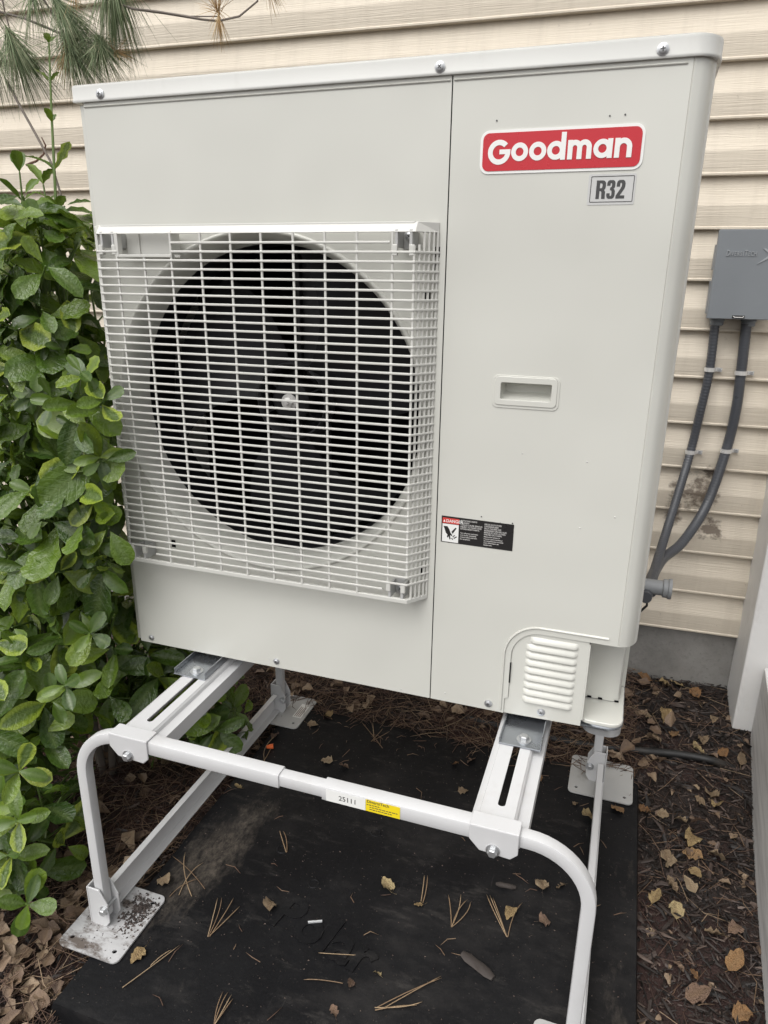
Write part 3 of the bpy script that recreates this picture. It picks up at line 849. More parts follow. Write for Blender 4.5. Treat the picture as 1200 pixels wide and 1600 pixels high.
# ------------------------------------------------------------------ stickers on the cabinet
def make_stickers():
    # red name badge with a white border
    x0, x1, z0, z1 = 0.6560, 0.8655, 0.8345, 0.8875
    bd = MB().flat([round_rect(x0, x1, z0, z1, 0.0115, 6)], 0.0005, front(-0.0006)).build('name_badge', 'white_vinyl', panel_right)
    MB().flat([round_rect(x0 + 0.0034, x1 - 0.0034, z0 + 0.0034, z1 - 0.0034, 0.0085, 6)], 0.00015, front(-0.00150)).build('red_field', 'red_vinyl', bd)
    # letters built from rings, arches and stems; u = one letter height
    u = 0.0228
    ox, oz = x0 + 0.0107, z0 + 0.0143
    L = MB()
    layer = [0]
    def piece(polys):
        layer[0] += 1
        lift = 0.00002 * layer[0]
        L.flat([[(ox + a * u, oz + b * u) for a, b in p] for p in polys], 0.00012, front(-0.00195 - lift))
    S = 0.275
    def ring(cx, r=0.49, asp=1.0):
        piece([circle(cx, 0.5, r, 40), circle(cx, 0.5, r - S * 0.96, 32)])
    def stem(xx, z0, z1): piece([[(xx, z0), (xx + S, z0), (xx + S, z1), (xx, z1)]])
    def arch(xa, w, z=0.58):
        r = w / 2; c = xa + r
        piece([arc(c, 1.0 - r, r, 0, 180, 20) + arc(c, 1.0 - r, r - S, 180, 0, 20)])
        stem(xa + w - S, 0.0, 1.0 - r)
    # G
    piece([arc(0.66, 0.52, 0.66, 42, 353, 48) + arc(0.66, 0.52, 0.66 - S * 1.02, 353, 42, 40)])
    piece([[(0.68, 0.41), (1.32, 0.41), (1.32, 0.66), (0.68, 0.66)]])
    ring(1.86); ring(2.90)
    ring(3.93); stem(4.20, 0.0, 1.43)
    stem(4.59, 0.0, 1.0); arch(4.59, 0.80); arch(5.115, 0.80)
    ring(6.50); stem(6.77, 0.0, 1.0)
    stem(7.16, 0.0, 1.0); arch(7.16, 0.93)
    L.build('lettering', 'white_vinyl', bd, fix=False)
    # refrigerant sticker: clear silver film with a thin border
    a0, a1, b0, b1 = 0.8045, 0.8585, 0.7965, 0.8280
    st = MB().flat([round_rect(a0 - 0.003, a1 + 0.002, b0 - 0.003, b1 + 0.0025, 0.002, 3)], 0.0002, front(-0.0003)).build('refrigerant_sticker', 'silver_vinyl', panel_right)
    MB().flat([round_rect(a0, a1, b0, b1, 0.0012, 2), round_rect(a0 + 0.0009, a1 - 0.0009, b0 + 0.0009, b1 - 0.0009, 0.0008, 2)], 0.00008, front(-0.00064)).build('border', 'charcoal_ink', st)
    T = MB()
    def shape(polys, lift): T.flat([[(a0 + 0.0075 + p[0] * 0.0222, b0 + 0.0042 + p[1] * 0.0222) for p in q] for q in polys], 0.00008, front(-0.00064 - lift))
    # R
    shape([[(0, 0), (0.20, 0), (0.20, 0.42), (0.27, 0.42), (0.31, 0.36), (0.33, 0), (0.53, 0), (0.52, 0.38), (0.46, 0.48), (0.52, 0.58), (0.54, 0.72), (0.52, 0.88), (0.45, 0.97), (0.35, 1.0), (0, 1.0)],
           [(0.20, 0.58), (0.29, 0.58), (0.33, 0.62), (0.34, 0.72), (0.33, 0.80), (0.29, 0.84), (0.20, 0.84)]], 0)
    # 3
    shape([[(0.60, 0.30), (0.60, 0.17), (0.64, 0.06), (0.72, 0.0), (0.95, 0.0), (1.03, 0.06), (1.07, 0.17), (1.07, 0.40), (1.03, 0.50), (0.98, 0.54), (1.03, 0.58), (1.06, 0.66), (1.06, 0.85), (1.02, 0.95), (0.94, 1.0), (0.72, 1.0), (0.64, 0.95), (0.60, 0.85), (0.60, 0.70), (0.79, 0.70), (0.79, 0.80), (0.81, 0.84), (0.85, 0.84), (0.87, 0.80), (0.87, 0.68), (0.84, 0.62), (0.78, 0.61), (0.78, 0.46), (0.85, 0.45), (0.88, 0.40), (0.88, 0.20), (0.85, 0.15), (0.81, 0.15), (0.79, 0.20), (0.79, 0.30)]], 0)
    # 2
    shape([[(1.13, 0.0), (1.62, 0.0), (1.62, 0.17), (1.36, 0.17), (1.58, 0.52), (1.62, 0.66), (1.62, 0.82), (1.58, 0.94), (1.49, 1.0), (1.27, 1.0), (1.18, 0.94), (1.14, 0.83), (1.14, 0.64), (1.33, 0.64), (1.33, 0.79), (1.35, 0.84), (1.40, 0.84), (1.43, 0.79), (1.42, 0.66), (1.37, 0.55), (1.13, 0.16)]], 0)
    T.build('lettering', 'charcoal_ink', st, fix=False)
    # warning sticker
    wx0, wx1, wz0, wz1 = 0.6222, 0.7378, 0.2950, 0.3395
    ws = MB().flat([[(wx0, wz0), (wx1, wz0 - 0.001), (wx1, wz1 - 0.0015), (wx0, wz1)]], 0.0002, front(-0.0003)).build('warning_sticker', 'black_vinyl', panel_right)
    MB().flat([[(wx0 + 0.0018, wz1 - 0.0120), (wx0 + 0.0290, wz1 - 0.0123), (wx0 + 0.0290, wz1 - 0.0032), (wx0 + 0.0018, wz1 - 0.0028)]], 0.00008, front(-0.00060)).build('red_band', 'pale_red_vinyl', ws)
    MB().flat([[(wx0 + 0.0018, wz0 + 0.0012), (wx0 + 0.0285, wz0 + 0.0010), (wx0 + 0.0285, wz1 - 0.0132), (wx0 + 0.0018, wz1 - 0.0130)]], 0.00008, front(-0.00060)).build('white_field', 'white_vinyl', ws)
    hb = (wx0 + 0.0030, wz0 + 0.0030); k = 0.0240
    H = MB()
    hand = [(0.02, 1.02), (0.30, 1.02), (0.44, 0.80), (0.52, 0.58), (0.66, 0.42), (0.60, 0.36), (0.50, 0.42), (0.54, 0.14), (0.46, 0.10), (0.42, 0.34), (0.36, 0.22), (0.28, 0.26), (0.32, 0.44), (0.20, 0.56), (0.12, 0.80)]
    blade = [(0.58, 0.66), (0.84, 0.98), (0.92, 0.94), (0.66, 0.52)]
    tips = [[(0.66, 0.34), (0.80, 0.46), (0.84, 0.42), (0.70, 0.28)], [(0.74, 0.24), (0.94, 0.38), (0.97, 0.33), (0.78, 0.18)], [(0.62, 0.24), (0.72, 0.14), (0.68, 0.10), (0.58, 0.20)]]
    for q in [hand, blade] + tips: H.flat([[(hb[0] + a * k, hb[1] + b * k) for a, b in q]], 0.00008, front(-0.00080))
    H.build('hand_symbol', 'black_vinyl', ws, fix=False)
    W = MB()
    W.text('DANGER', 0.0068, lambda a, b, c: (wx0 + 0.0075 + a, -0.00078 - c, wz1 - 0.0100 + b), offset=0.00012)
    W.flat([[(wx0 + 0.0030, wz1 - 0.0100), (wx0 + 0.0066, wz1 - 0.0100), (wx0 + 0.0048, wz1 - 0.0058)]], 0.00004, front(-0.00078))
    W.build('heading', 'white_vinyl', ws, fix=False)
    Q = MB()
    cols = [(wx0 + 0.0312, wz1 - 0.0060, ['ROTATING PARTS', 'HAZARD!', 'COULD CAUSE SERIOUS', 'INJURY TO HAND AND', 'OTHER BODY PARTS.', '', 'Turn off power and make', 'sure the fan completely', 'stopped before servicing', 'the equipment.']),
            (wx0 + 0.0695, wz1 - 0.0075, ['PIECES ROTATIVES', 'DANGEREUSES!', 'PEUT CAUSER DES', 'BLESSURES GRAVES AUX', 'MAINS ET AUX AUTRES', 'PARTIES DU CORPS.', 'Mettre hors tension et', "s'assurer que le ventilateur", 'est completement immobile', "avant d'entretenir cet", 'equipement.'])]
    for cx, cz, rows in cols:
        for i, r in enumerate(rows):
            if r: Q.text(r, 0.0034 if r.isupper() else 0.0029, lambda a, b, c, i=i: (cx + a * 0.95, -0.00062 - c, cz - 0.0034 * i + b), offset=0.00006)
    Q.build('lettering', 'text_grey', ws, fix=False)
make_stickers()

# ------------------------------------------------------------------ white stand
stand = thing('equipment_stand', 'white tubular steel stand holding up the heat pump', 'stand', (0.49, 0.113, PAD_TOP))
SO = Vector((0.49, 0.113, PAD_TOP))
def S_(m, name, mat='stand_paint', parent=None, **kw):
    m.v = [(x - SO.x, y - SO.y, z - SO.z) for x, y, z in m.v]
    return m.build(name, mat, parent or stand, **kw)

def hex_bolt(c, axis, s, parent, r=0.0085, shaft=0.0):
    c = Vector(c)
    b = MB()
    pr = [(r * 1.45, 0.0), (r * 1.45, s * 0.0016), (r * 0.9, s * 0.0018)]
    b.lathe(pr, c, axis, 18)
    b.lathe([(r, s * 0.0017), (r, s * 0.0075), (r * 0.8, s * 0.0088)], c, axis, 6)
    if shaft: b.lathe([(r * 0.5, -s * shaft), (r * 0.5, s * 0.001)], c, axis, 10)
    return S_(b, 'bolt', 'zinc', parent, smooth=25)

FRONT_Y, REAR_Y = -0.247, 0.473
LX, RX = 0.070, 0.910
BAR_Z = -0.0245
def make_stand():
    R = 0.088
    for y in (FRONT_Y, REAR_Y):
        s = -1 if y < 0 else 1
        # bent legs: a straight post, a quarter bend and a stub running into the crossbar
        for lx, d in ((LX, 1), (RX, -1)):
            pts = [(lx, y, -0.432)] + [(lx, y, -0.30), (lx, y, BAR_Z - R - 0.02)]
            for k in range(0, 13):
                a = rad(180 - 90 * k / 12) if d > 0 else rad(90 * k / 12)
                pts.append((lx + d * R + R * math.cos(a), y, BAR_Z - R + R * math.sin(a)))
            pts.append((lx + d * (R + 0.13), y, BAR_Z))
            S_(MB().sweep(pts, square_tube(0.0200, 0.0200, 0.0032), (0, 1, 0)), 'leg', smooth=40)
        # crossbar: inner tube between two outer sleeves
        for x0, x1, w, nm in ((0.212, 0.449, 0.0246, 'sleeve'), (0.440, 0.530, 0.0202, 'inner_tube'), (0.5205, 0.745, 0.0246, 'sleeve')):
            S_(MB().sweep([(x0, y, BAR_Z), (x1, y, BAR_Z)], square_tube(w, w, 0.0032), (0, 1, 0)), nm, smooth=40)
        # saddle brackets where rails and crossbar meet
        for bx0, bx1, rx in ((0.1435, 0.2170, 0.181), (0.7430, 0.8110, 0.779)):
            yo, yi = y + s * 0.0155, y - s * 0.0135
            lo, hi = min(yo, yi), max(yo, yi)
            b = MB()
            b.box(bx0, bx1, lo, hi, -0.0118, -0.0090)
            poly = [(bx0, -0.0095), (bx0, -0.034), (bx0 + 0.015, -0.050), (bx1 - 0.010, -0.053), (bx1, -0.043), (bx1, -0.0095)]
            b.prism(poly, 'y', min(yo, yo - s * 0.003), max(yo, yo - s * 0.003))
            b.prism([(bx0, -0.0120), (bx0, -0.055), (bx1, -0.055), (bx1, -0.0120)], 'y', min(yi, yi + s * 0.003), max(yi, yi + s * 0.003))
            br = S_(b, 'bracket', bevel=0.0018)
            hex_bolt((rx - 0.002, yo, -0.0440), 'y', s, br, 0.0068)
        # feet: base plate, upright clevis, through bolt
        for fx, px0, px1, d in ((LX, 0.020, 0.148, 1), (RX, 0.853, 0.998, -1)):
            py0, py1 = (-0.320, -0.170) if y < 0 else (0.403, 0.545)
            holes = [circle(hx, hy, 0.0048, 10) for hx in (px0 + 0.018, px1 - 0.018) for hy in (py0 + 0.02, py1 - 0.02)]
            front_left = y < 0 and d > 0
            f = MB().flat([round_rect(px0, px1, py0, py1, 0.012, 4)] + holes, 0.0015, lying(PAD_TOP + 0.0035), bevel=0.0006)
            fp = S_(f, 'foot_plate', 'muddy_plate' if front_left else 'plate_paint', smooth=40)
            c = MB()
            zt = -0.362
            for sgn in (-1, 1):
                yy = y + sgn * 0.0146
                poly = [(fx - 0.019, -0.4455), (fx + 0.012, -0.4455), (fx + 0.021, -0.432), (fx + 0.021, -0.392), (fx + 0.006, zt), (fx - 0.019, zt)]
                if d < 0: poly = [(2 * fx - a, b) for a, b in poly]
                c.prism(poly, 'y', yy - 0.0016, yy + 0.0016)
            xb = fx - d * 0.0195
            c.box(min(xb, xb - d * 0.003), max(xb, xb - d * 0.003), y - 0.016, y + 0.016, -0.4455, zt)
            cl = S_(c, 'clevis', 'stand_paint', fp, bevel=0.0012)
            hex_bolt((fx + d * 0.014, y - 0.0162, -0.405), 'y', -1, fp, 0.0068, shaft=0.04)
    # base rails: channels standing on edge, open towards the middle
    for web in (0.058, 0.9135):
        prof = [(web, -0.388), (web + 0.013, -0.388), (web + 0.013, -0.3905), (web + 0.0025, -0.3905), (web + 0.0025, -0.4365), (web + 0.018, -0.4365), (web + 0.018, -0.4395), (web, -0.4395)]
        S_(MB().prism(prof[::-1], 'y', FRONT_Y + 0.022, REAR_Y - 0.022), 'base_rail', bevel=0.0008)
    # slotted top rails
    for rx in (0.181, 0.779):
        r = MB()
        y0, y1 = FRONT_Y + 0.0140, REAR_Y - 0.0140
        slots = [round_rect(-0.0055, 0.0055, -0.205, -0.0555, 0.005, 4), round_rect(-0.0055, 0.0055, 0.29, 0.43, 0.005, 4)]
        r.flat([[(-0.027, y0), (0.022, y0), (0.022, y1), (-0.027, y1)]] + slots, 0.0012, lambda a, b, c: (rx - 0.0025 + a, b, -0.0180 + c))
        for sx, prof in ((-1, [(-0.0297, -0.0172), (-0.0330, -0.0185), (-0.0405, -0.0250), (-0.0405, -0.0560)]), (1, [(0.0197, -0.0172), (0.0225, -0.0200), (0.0240, -0.0265), (0.0400, -0.0285), (0.0400, -0.0560)])):
            r.sheet([(rx + a, b) for a, b in prof], 'y', y0, y1)
        S_(r, 'top_rail', smooth=20)
    # stickers on the front crossbar
    yf = FRONT_Y - 0.0124
    def place(a, b, c): return (a, yf - 0.0003 - c, b)
    s1 = S_(MB().flat([[(0.5275, -0.0345), (0.5895, -0.0345), (0.5895, -0.0145), (0.5275, -0.0145)]], 0.00012, place), 'number_label', 'white_vinyl')
    t = MB().text('25111', 0.0115, lambda a, b, c: (0.5475 + a, yf - 0.00055 - c, -0.0285 + b), offset=0.0001)
    S_(t, 'number', 'charcoal_ink', s1, fix=False)
    s2 = S_(MB().flat([[(0.5900, -0.0345), (0.6420, -0.0345), (0.6420, -0.0145), (0.5900, -0.0145)]], 0.00012, place), 'maker_label', 'yellow_vinyl')
    t = MB().text('DiversiTech', 0.0070, lambda a, b, c: (0.5915 + a, yf - 0.00055 - c, -0.0195 + b), offset=0.0001)
    for k, (x0, x1) in enumerate(((0.5915, 0.612), (0.5960, 0.6385), (0.5960, 0.630))):
        z = -0.0235 - 0.0038 * k
        x = x0
        while x < x1:
            w = rng.uniform(0.002, 0.005)
            t.flat([[(x, z), (min(x + w, x1), z), (min(x + w, x1), z + 0.0013), (x, z + 0.0013)]], 0.00004, lambda a, b, c: (a, yf - 0.00055 - c, b))
            x += w + 0.001
    S_(t, 'print', 'charcoal_ink', s2, fix=False)
    # small printed label on the rear left foot
    s3 = S_(MB().flat([[(0.115, 0.448), (0.140, 0.448), (0.140, 0.512), (0.115, 0.512)]], 0.0001, lying(PAD_TOP + 0.0062)), 'foot_label', 'white_vinyl')
    t = MB()
    for k in range(4):
        x = 0.119 + 0.005 * k
        t.add([(x, 0.452, PAD_TOP + 0.0066), (x + 0.0018, 0.452, PAD_TOP + 0.0066), (x + 0.0018, 0.452 + rng.uniform(0.03, 0.055), PAD_TOP + 0.0066), (x, 0.452 + rng.uniform(0.03, 0.055), PAD_TOP + 0.0066)], [(0, 1, 2, 3)])
    S_(t, 'print', 'dry_brown', s3, fix=False)
make_stand()

# ------------------------------------------------------------------ disconnect box, conduits, hose
def make_electrics():
    bx = thing('disconnect_box', 'grey plastic electrical disconnect box mounted on the siding', 'electrical box', (1.104, 0.925, 0.613), WALL_TURN)
    m = MB().box(-0.060, 0.060, -0.052, 0.010, 0.0045, 0.190)
    m.build('housing', 'grey_plastic', bx, bevel=0.002)
    cov = MB()
    prof = [(-0.069, -0.054), (-0.069, -0.066), (-0.066, -0.069), (0.066, -0.069), (0.069, -0.066), (0.069, -0.054)]
    n = len(prof)
    cov.prism(prof, 'z', 0.000, 0.197)
    co = cov.build('lid', 'grey_plastic', bx, bevel=0.0015)
    MB().box(-0.0700, -0.0640, -0.0535, -0.030, 0.01, 0.085).build('hinge', 'grey_plastic', bx, bevel=0.001)
    MB().box(-0.0700, -0.0640, -0.0535, -0.030, 0.11, 0.165).build('hinge', 'grey_plastic', bx, bevel=0.001)
    # raised lettering and arrow on the lid; lighter grey paints in their lit edges
    t = MB()
    x = -0.0475
    for i, ch in enumerate('DIVERSITECH'):
        big = i in (0, 7)
        size = 0.0185 if big else 0.0140
        t.text(ch, size, lambda a, b, c, x=x: (x + a * 0.60, -0.0698 - c, 0.1400 + b), half=0.0012, offset=0.0)
        x += {'I': 0.0035, 'E': 0.0067, 'S': 0.0068}.get(ch, 0.0078) * (1.2 if big else 1.0) * 0.84
    ar = [(0.030, 0.1560), (0.0360, 0.1560), (0.0590, 0.1430), (0.0270, 0.1250), (0.0225, 0.1230), (0.0470, 0.1430)]
    t.flat([ar], 0.0008, lambda a, b, c: (a - 0.002, -0.0698 - c, b))
    t.build('raised_lettering', 'grey_lit', co, fix=False)
    MB().tube([(-0.012, -0.071, 0.0065), (-0.009, -0.0735, 0.0045), (0.008, -0.0735, 0.0045), (0.011, -0.071, 0.0065)], 0.0011, 6).build('lid_tab', 'steel', co, smooth=40)
    MB().box(-0.014, 0.013, -0.0697, -0.0685, 0.0025, 0.0085).build('tab_slot', 'coil_black', co)
    for x in (-0.040, 0.030):
        MB().lathe([(0.0175, 0.004), (0.0175, -0.006), (0.0155, -0.007), (0.0155, -0.016), (0.013, -0.018)], (x, -0.028, 0), 'z', 24).build('connector', 'grey_plastic', bx, smooth=30)

    def catmull(P, n=14):
        P = [Vector(p) for p in P]
        P = [P[0] * 2 - P[1]] + P + [P[-1] * 2 - P[-2]]
        out = []
        for i in range(1, len(P) - 2):
            for k in range(n):
                t = k / n
                a, b, c, d = P[i - 1], P[i], P[i + 1], P[i + 2]
                out.append(0.5 * ((2 * b) + (c - a) * t + (2 * a - 5 * b + 4 * c - d) * t * t + (3 * b - a - 3 * c + d) * t ** 3))
        out.append(P[-2])
        return out
    def conduit(P, r, label, clamps):
        path = catmull(P, 22)
        # resample evenly, then add ribs
        d = [0]
        for a, b in zip(path, path[1:]): d.append(d[-1] + (b - a).length)
        total = d[-1]; step = 0.0026; pts = []; sc = []
        s, i, q = 0.0, 0, 0
        while s < total:
            while i < len(d) - 2 and d[i + 1] < s: i += 1
            f = (s - d[i]) / max(1e-9, d[i + 1] - d[i])
            pts.append(path[i].lerp(path[i + 1], f)); sc.append((1.0, 1.0, 0.88 if r < 0.0115 else 0.95)[q % 3]); s += step; q += 1
        base = Vector(P[0])
        o = thing('electrical_conduit', label, 'conduit', base, group='grey flexible conduits below the disconnect box')
        MB().tube([p - base for p in pts], r, 14, scales=sc).build('hose', 'conduit', o, smooth=60, fix=False)
        for z in clamps:
            p = min(path, key=lambda w: abs(w.z - z)) - base
            c = MB()
            ring = [(p.x + (r + 0.0015) * math.cos(rad(a)), p.y + (r + 0.0015) * math.sin(rad(a)), p.z) for a in range(-190, 15, 15)]
            c.sweep(ring + [(p.x + r + 0.004, p.y + r - 0.003, p.z), (p.x + r + 0.018, p.y + r - 0.003, p.z - 0.001)], [(-0.005, -0.0008), (0.005, -0.0008), (0.005, 0.0008), (-0.005, 0.0008)], (0, 0, 1))
            cl = c.build('clamp', 'steel', o, smooth=40)
            MB().lathe([(0.0045, 0.0), (0.0035, -0.003)], (p.x + r + 0.012, p.y + r - 0.004, p.z), 'y', 8).build('clamp_screw', 'zinc', cl, smooth=40)
        return o
    wy = lambda x: 0.90 + 0.04 * (x - 0.47)
    x1, x2 = 1.062, 1.131
    a = conduit([(x1, wy(x1) - 0.030, 0.600), (1.066, wy(1.06) - 0.028, 0.49), (1.060, wy(1.06) - 0.028, 0.39), (1.050, wy(1.05) - 0.030, 0.275), (1.030, 0.82, 0.185), (1.003, 0.70, 0.094), (0.982, 0.54, 0.070), (0.973, 0.40, 0.085)], 0.0108,
                'thinner shiny grey flexible conduit, nearer the heat pump, below the disconnect box', (0.49, 0.282))
    b = conduit([(x2, wy(x2) - 0.032, 0.602), (1.137, wy(1.135) - 0.030, 0.49), (1.140, wy(1.135) - 0.030, 0.39), (1.132, wy(1.13) - 0.032, 0.285), (1.103, 0.85, 0.155), (1.052, 0.76, 0.08), (1.004, 0.66, 0.065), (0.975, 0.50, 0.072), (0.962, 0.36, 0.09)], 0.0122,
                'thicker dull grey flexible conduit, farther right, below the disconnect box', (0.487, 0.289))
    # service valve and elbow at the rear right corner of the cabinet
    e = thing('service_valve', 'grey capped pipe fitting poking out behind the right side of the heat pump', 'fitting', (0.947, 0.40, 0.10))
    e.scale = (1.0, 1.15, 1.15)
    MB().box(-0.012, 0.004, -0.012, 0.012, -0.035, 0.045).build('bracket', 'steel', e, bevel=0.001)
    m = MB().lathe([(0.017, 0.0), (0.017, 0.006), (0.0135, 0.0065), (0.0135, 0.042), (0.0165, 0.044), (0.0165, 0.052), (0.0185, 0.054), (0.0185, 0.060)], (0.004, 0.0, 0.0), 'x', 24)
    m.build('cap', 'fitting', e, smooth=35)
    MB().tube([(0.006, 0, -0.012), (0.020, 0.004, -0.020), (0.022, 0.004, -0.040), (0.010, 0.0, -0.052), (-0.006, 0, -0.054)], 0.0025, 8).build('wire', 'black_rubber', e, smooth=60)
    MB().lathe([(0.006, 0.0), (0.006, 0.012), (0.004, 0.016)], (0.0, -0.006, 0.046), 'z', 6).build('nut', 'steel', e, smooth=25)
    # black drain hose lying behind the pad
    P = [(0.55, 0.615, -0.452), (0.70, 0.60, -0.447), (0.866, 0.592, -0.444), (1.015, 0.612, -0.441), (1.106, 0.624, -0.437), (1.180, 0.626, -0.437), (1.235, 0.632, -0.452)]
    h = MB().tube(catmull(P, 10), 0.0100, 12).build('drain_hose', 'black_rubber', smooth=60)
    tag(h, 'black drain hose half buried in the mulch behind the pad', 'hose')
make_electrics()

# ------------------------------------------------------------------ leaves, twigs and litter
def leaf_arrays(L, W, fold, curl, tip=0.62, rows=6, serr=0.0, wave=0.0, seed=0, petiole=0.0, blunt=None):
    """leaf along +Y from the origin, face up (+Z): vertices, faces, distance from the midrib, vein mask"""
    rs = np.random.default_rng(seed)
    cols = (-1.0, -0.5, 0.0, 0.5, 1.0)
    vs, ed, vn = [], [], []
    ts = [0.5 * (k / rows) + 0.5 * math.sin(PI / 2 * k / rows) for k in range(rows + 1)]
    for i, t in enumerate(ts):
        if blunt:                                   # widest past the middle, rounded end
            half = W * (math.sin(PI / 2 * t / blunt) ** 1.25 if t < blunt else math.sqrt(max(0.0, 1 - ((t - blunt) / (1 - blunt)) ** 2.4))) + 0.006
        else:
            half = W * (math.sin(PI * t ** tip) ** 0.72 if 0 < i < rows else 0.03)
        for c in cols:
            h = half * (1 + (serr * rs.uniform(-1, 1) if abs(c) == 1 else 0))
            x = c * h
            y = petiole + t * L
            z = abs(c) * half * fold - curl * (t ** 2) * L + wave * math.sin(6 * t * PI + c * 2 + seed) * half * abs(c)
            vs.append((x, y, z)); ed.append(abs(c) * 0.85 if 0 < i < rows else 0.8); vn.append(1.0 if c == 0 else 0.0)
    fs = []
    n = len(cols)
    for i in range(rows):
        for j in range(n - 1):
            a = i * n + j
            fs.append((a, a + 1, a + n + 1, a + n))
    if petiole:
        k = len(vs); w = 0.0011
        bend = rs.uniform(-0.3, 0.3)
        p = [(0, petiole + 0.004, 0.0), (bend * petiole * 0.4, petiole * 0.5, 0.003), (bend * petiole, 0, 0.001)]
        for q in p: vs += [(q[0] - w, q[1], q[2]), (q[0] + w, q[1], q[2]), (q[0], q[1], q[2] + 1.6 * w)]
        ed += [0.2] * 9; vn += [0.6] * 9
        for s in range(2):
            for j in range(3): fs.append((k + s * 3 + j, k + s * 3 + (j + 1) % 3, k + s * 3 + 3 + (j + 1) % 3, k + s * 3 + 3 + j))
    return vs, fs, ed, vn

def set_attr(me, name, vals):
    a = me.attributes.new(name, 'FLOAT', 'POINT')
    a.data.foreach_set('value', np.asarray(vals, dtype=np.float32))

def leaf_mesh(name, arrays, mat):
    vs, fs, ed, vn = arrays
    me = bpy.data.meshes.new(name)
    me.from_pydata(vs, [], fs)
    me.materials.append(M[mat])
    for p in me.polygons: p.use_smooth = True
    set_attr(me, 'edge', ed); set_attr(me, 'vein', vn); set_attr(me, 'lat', [q[1] - 0.9 * abs(q[0]) for q in vs])
    return me

def frame(pos, d, n, s=1.0):
    """matrix with +Y along d and +Z near n"""
    d = Vector(d).normalized(); n = Vector(n)
    n = n - d * n.dot(d)
    if n.length < 1e-4: n = d.orthogonal()
    n.normalize()
    x = d.cross(n)
    m = Matrix((x, d, n)).transposed() * s
    m = m.to_4x4(); m.translation = pos
    return m

def mass(name, mat, items, parent=None, extra=True):
    """items: (arrays, matrix, rnd) joined into one mesh"""
    V, F, E_, N_, R_, T_ = [], [], [], [], [], []
    k = 0
    for (vs, fs, ed, vn), mx, r in items:
        A = np.array(vs); m = np.array(mx)
        V.append(A @ m[:3, :3].T + m[:3, 3]); F += [tuple(q + k for q in f) for f in fs]; k += len(vs)
        E_ += ed; N_ += vn; R_ += [r] * len(vs); T_ += [q[1] - 0.9 * abs(q[0]) for q in vs]
    me = bpy.data.meshes.new(name)
    me.from_pydata(np.concatenate(V).tolist(), [], F)
    me.materials.append(M[mat])
    for p in me.polygons: p.use_smooth = True
    set_attr(me, 'edge', E_); set_attr(me, 'vein', N_); set_attr(me, 'rnd', R_); set_attr(me, 'lat', T_)
    o = put_object(name, me, parent)
    o['kind'] = 'stuff'
    return o

def to_pixel(p):
    q = turn @ (Vector(p) - CAMERA_POSITION)
    if q.z < 0.05: return None
    return 600 + LENS_F * q.x / q.z, 800 + LENS_F * q.y / q.z, q.z

def in_cabinet(p, pad=0.012):
    return p[0] > -pad and -0.045 - pad < p[1] < 0.34 and -0.02 - pad < p[2] < 1.0

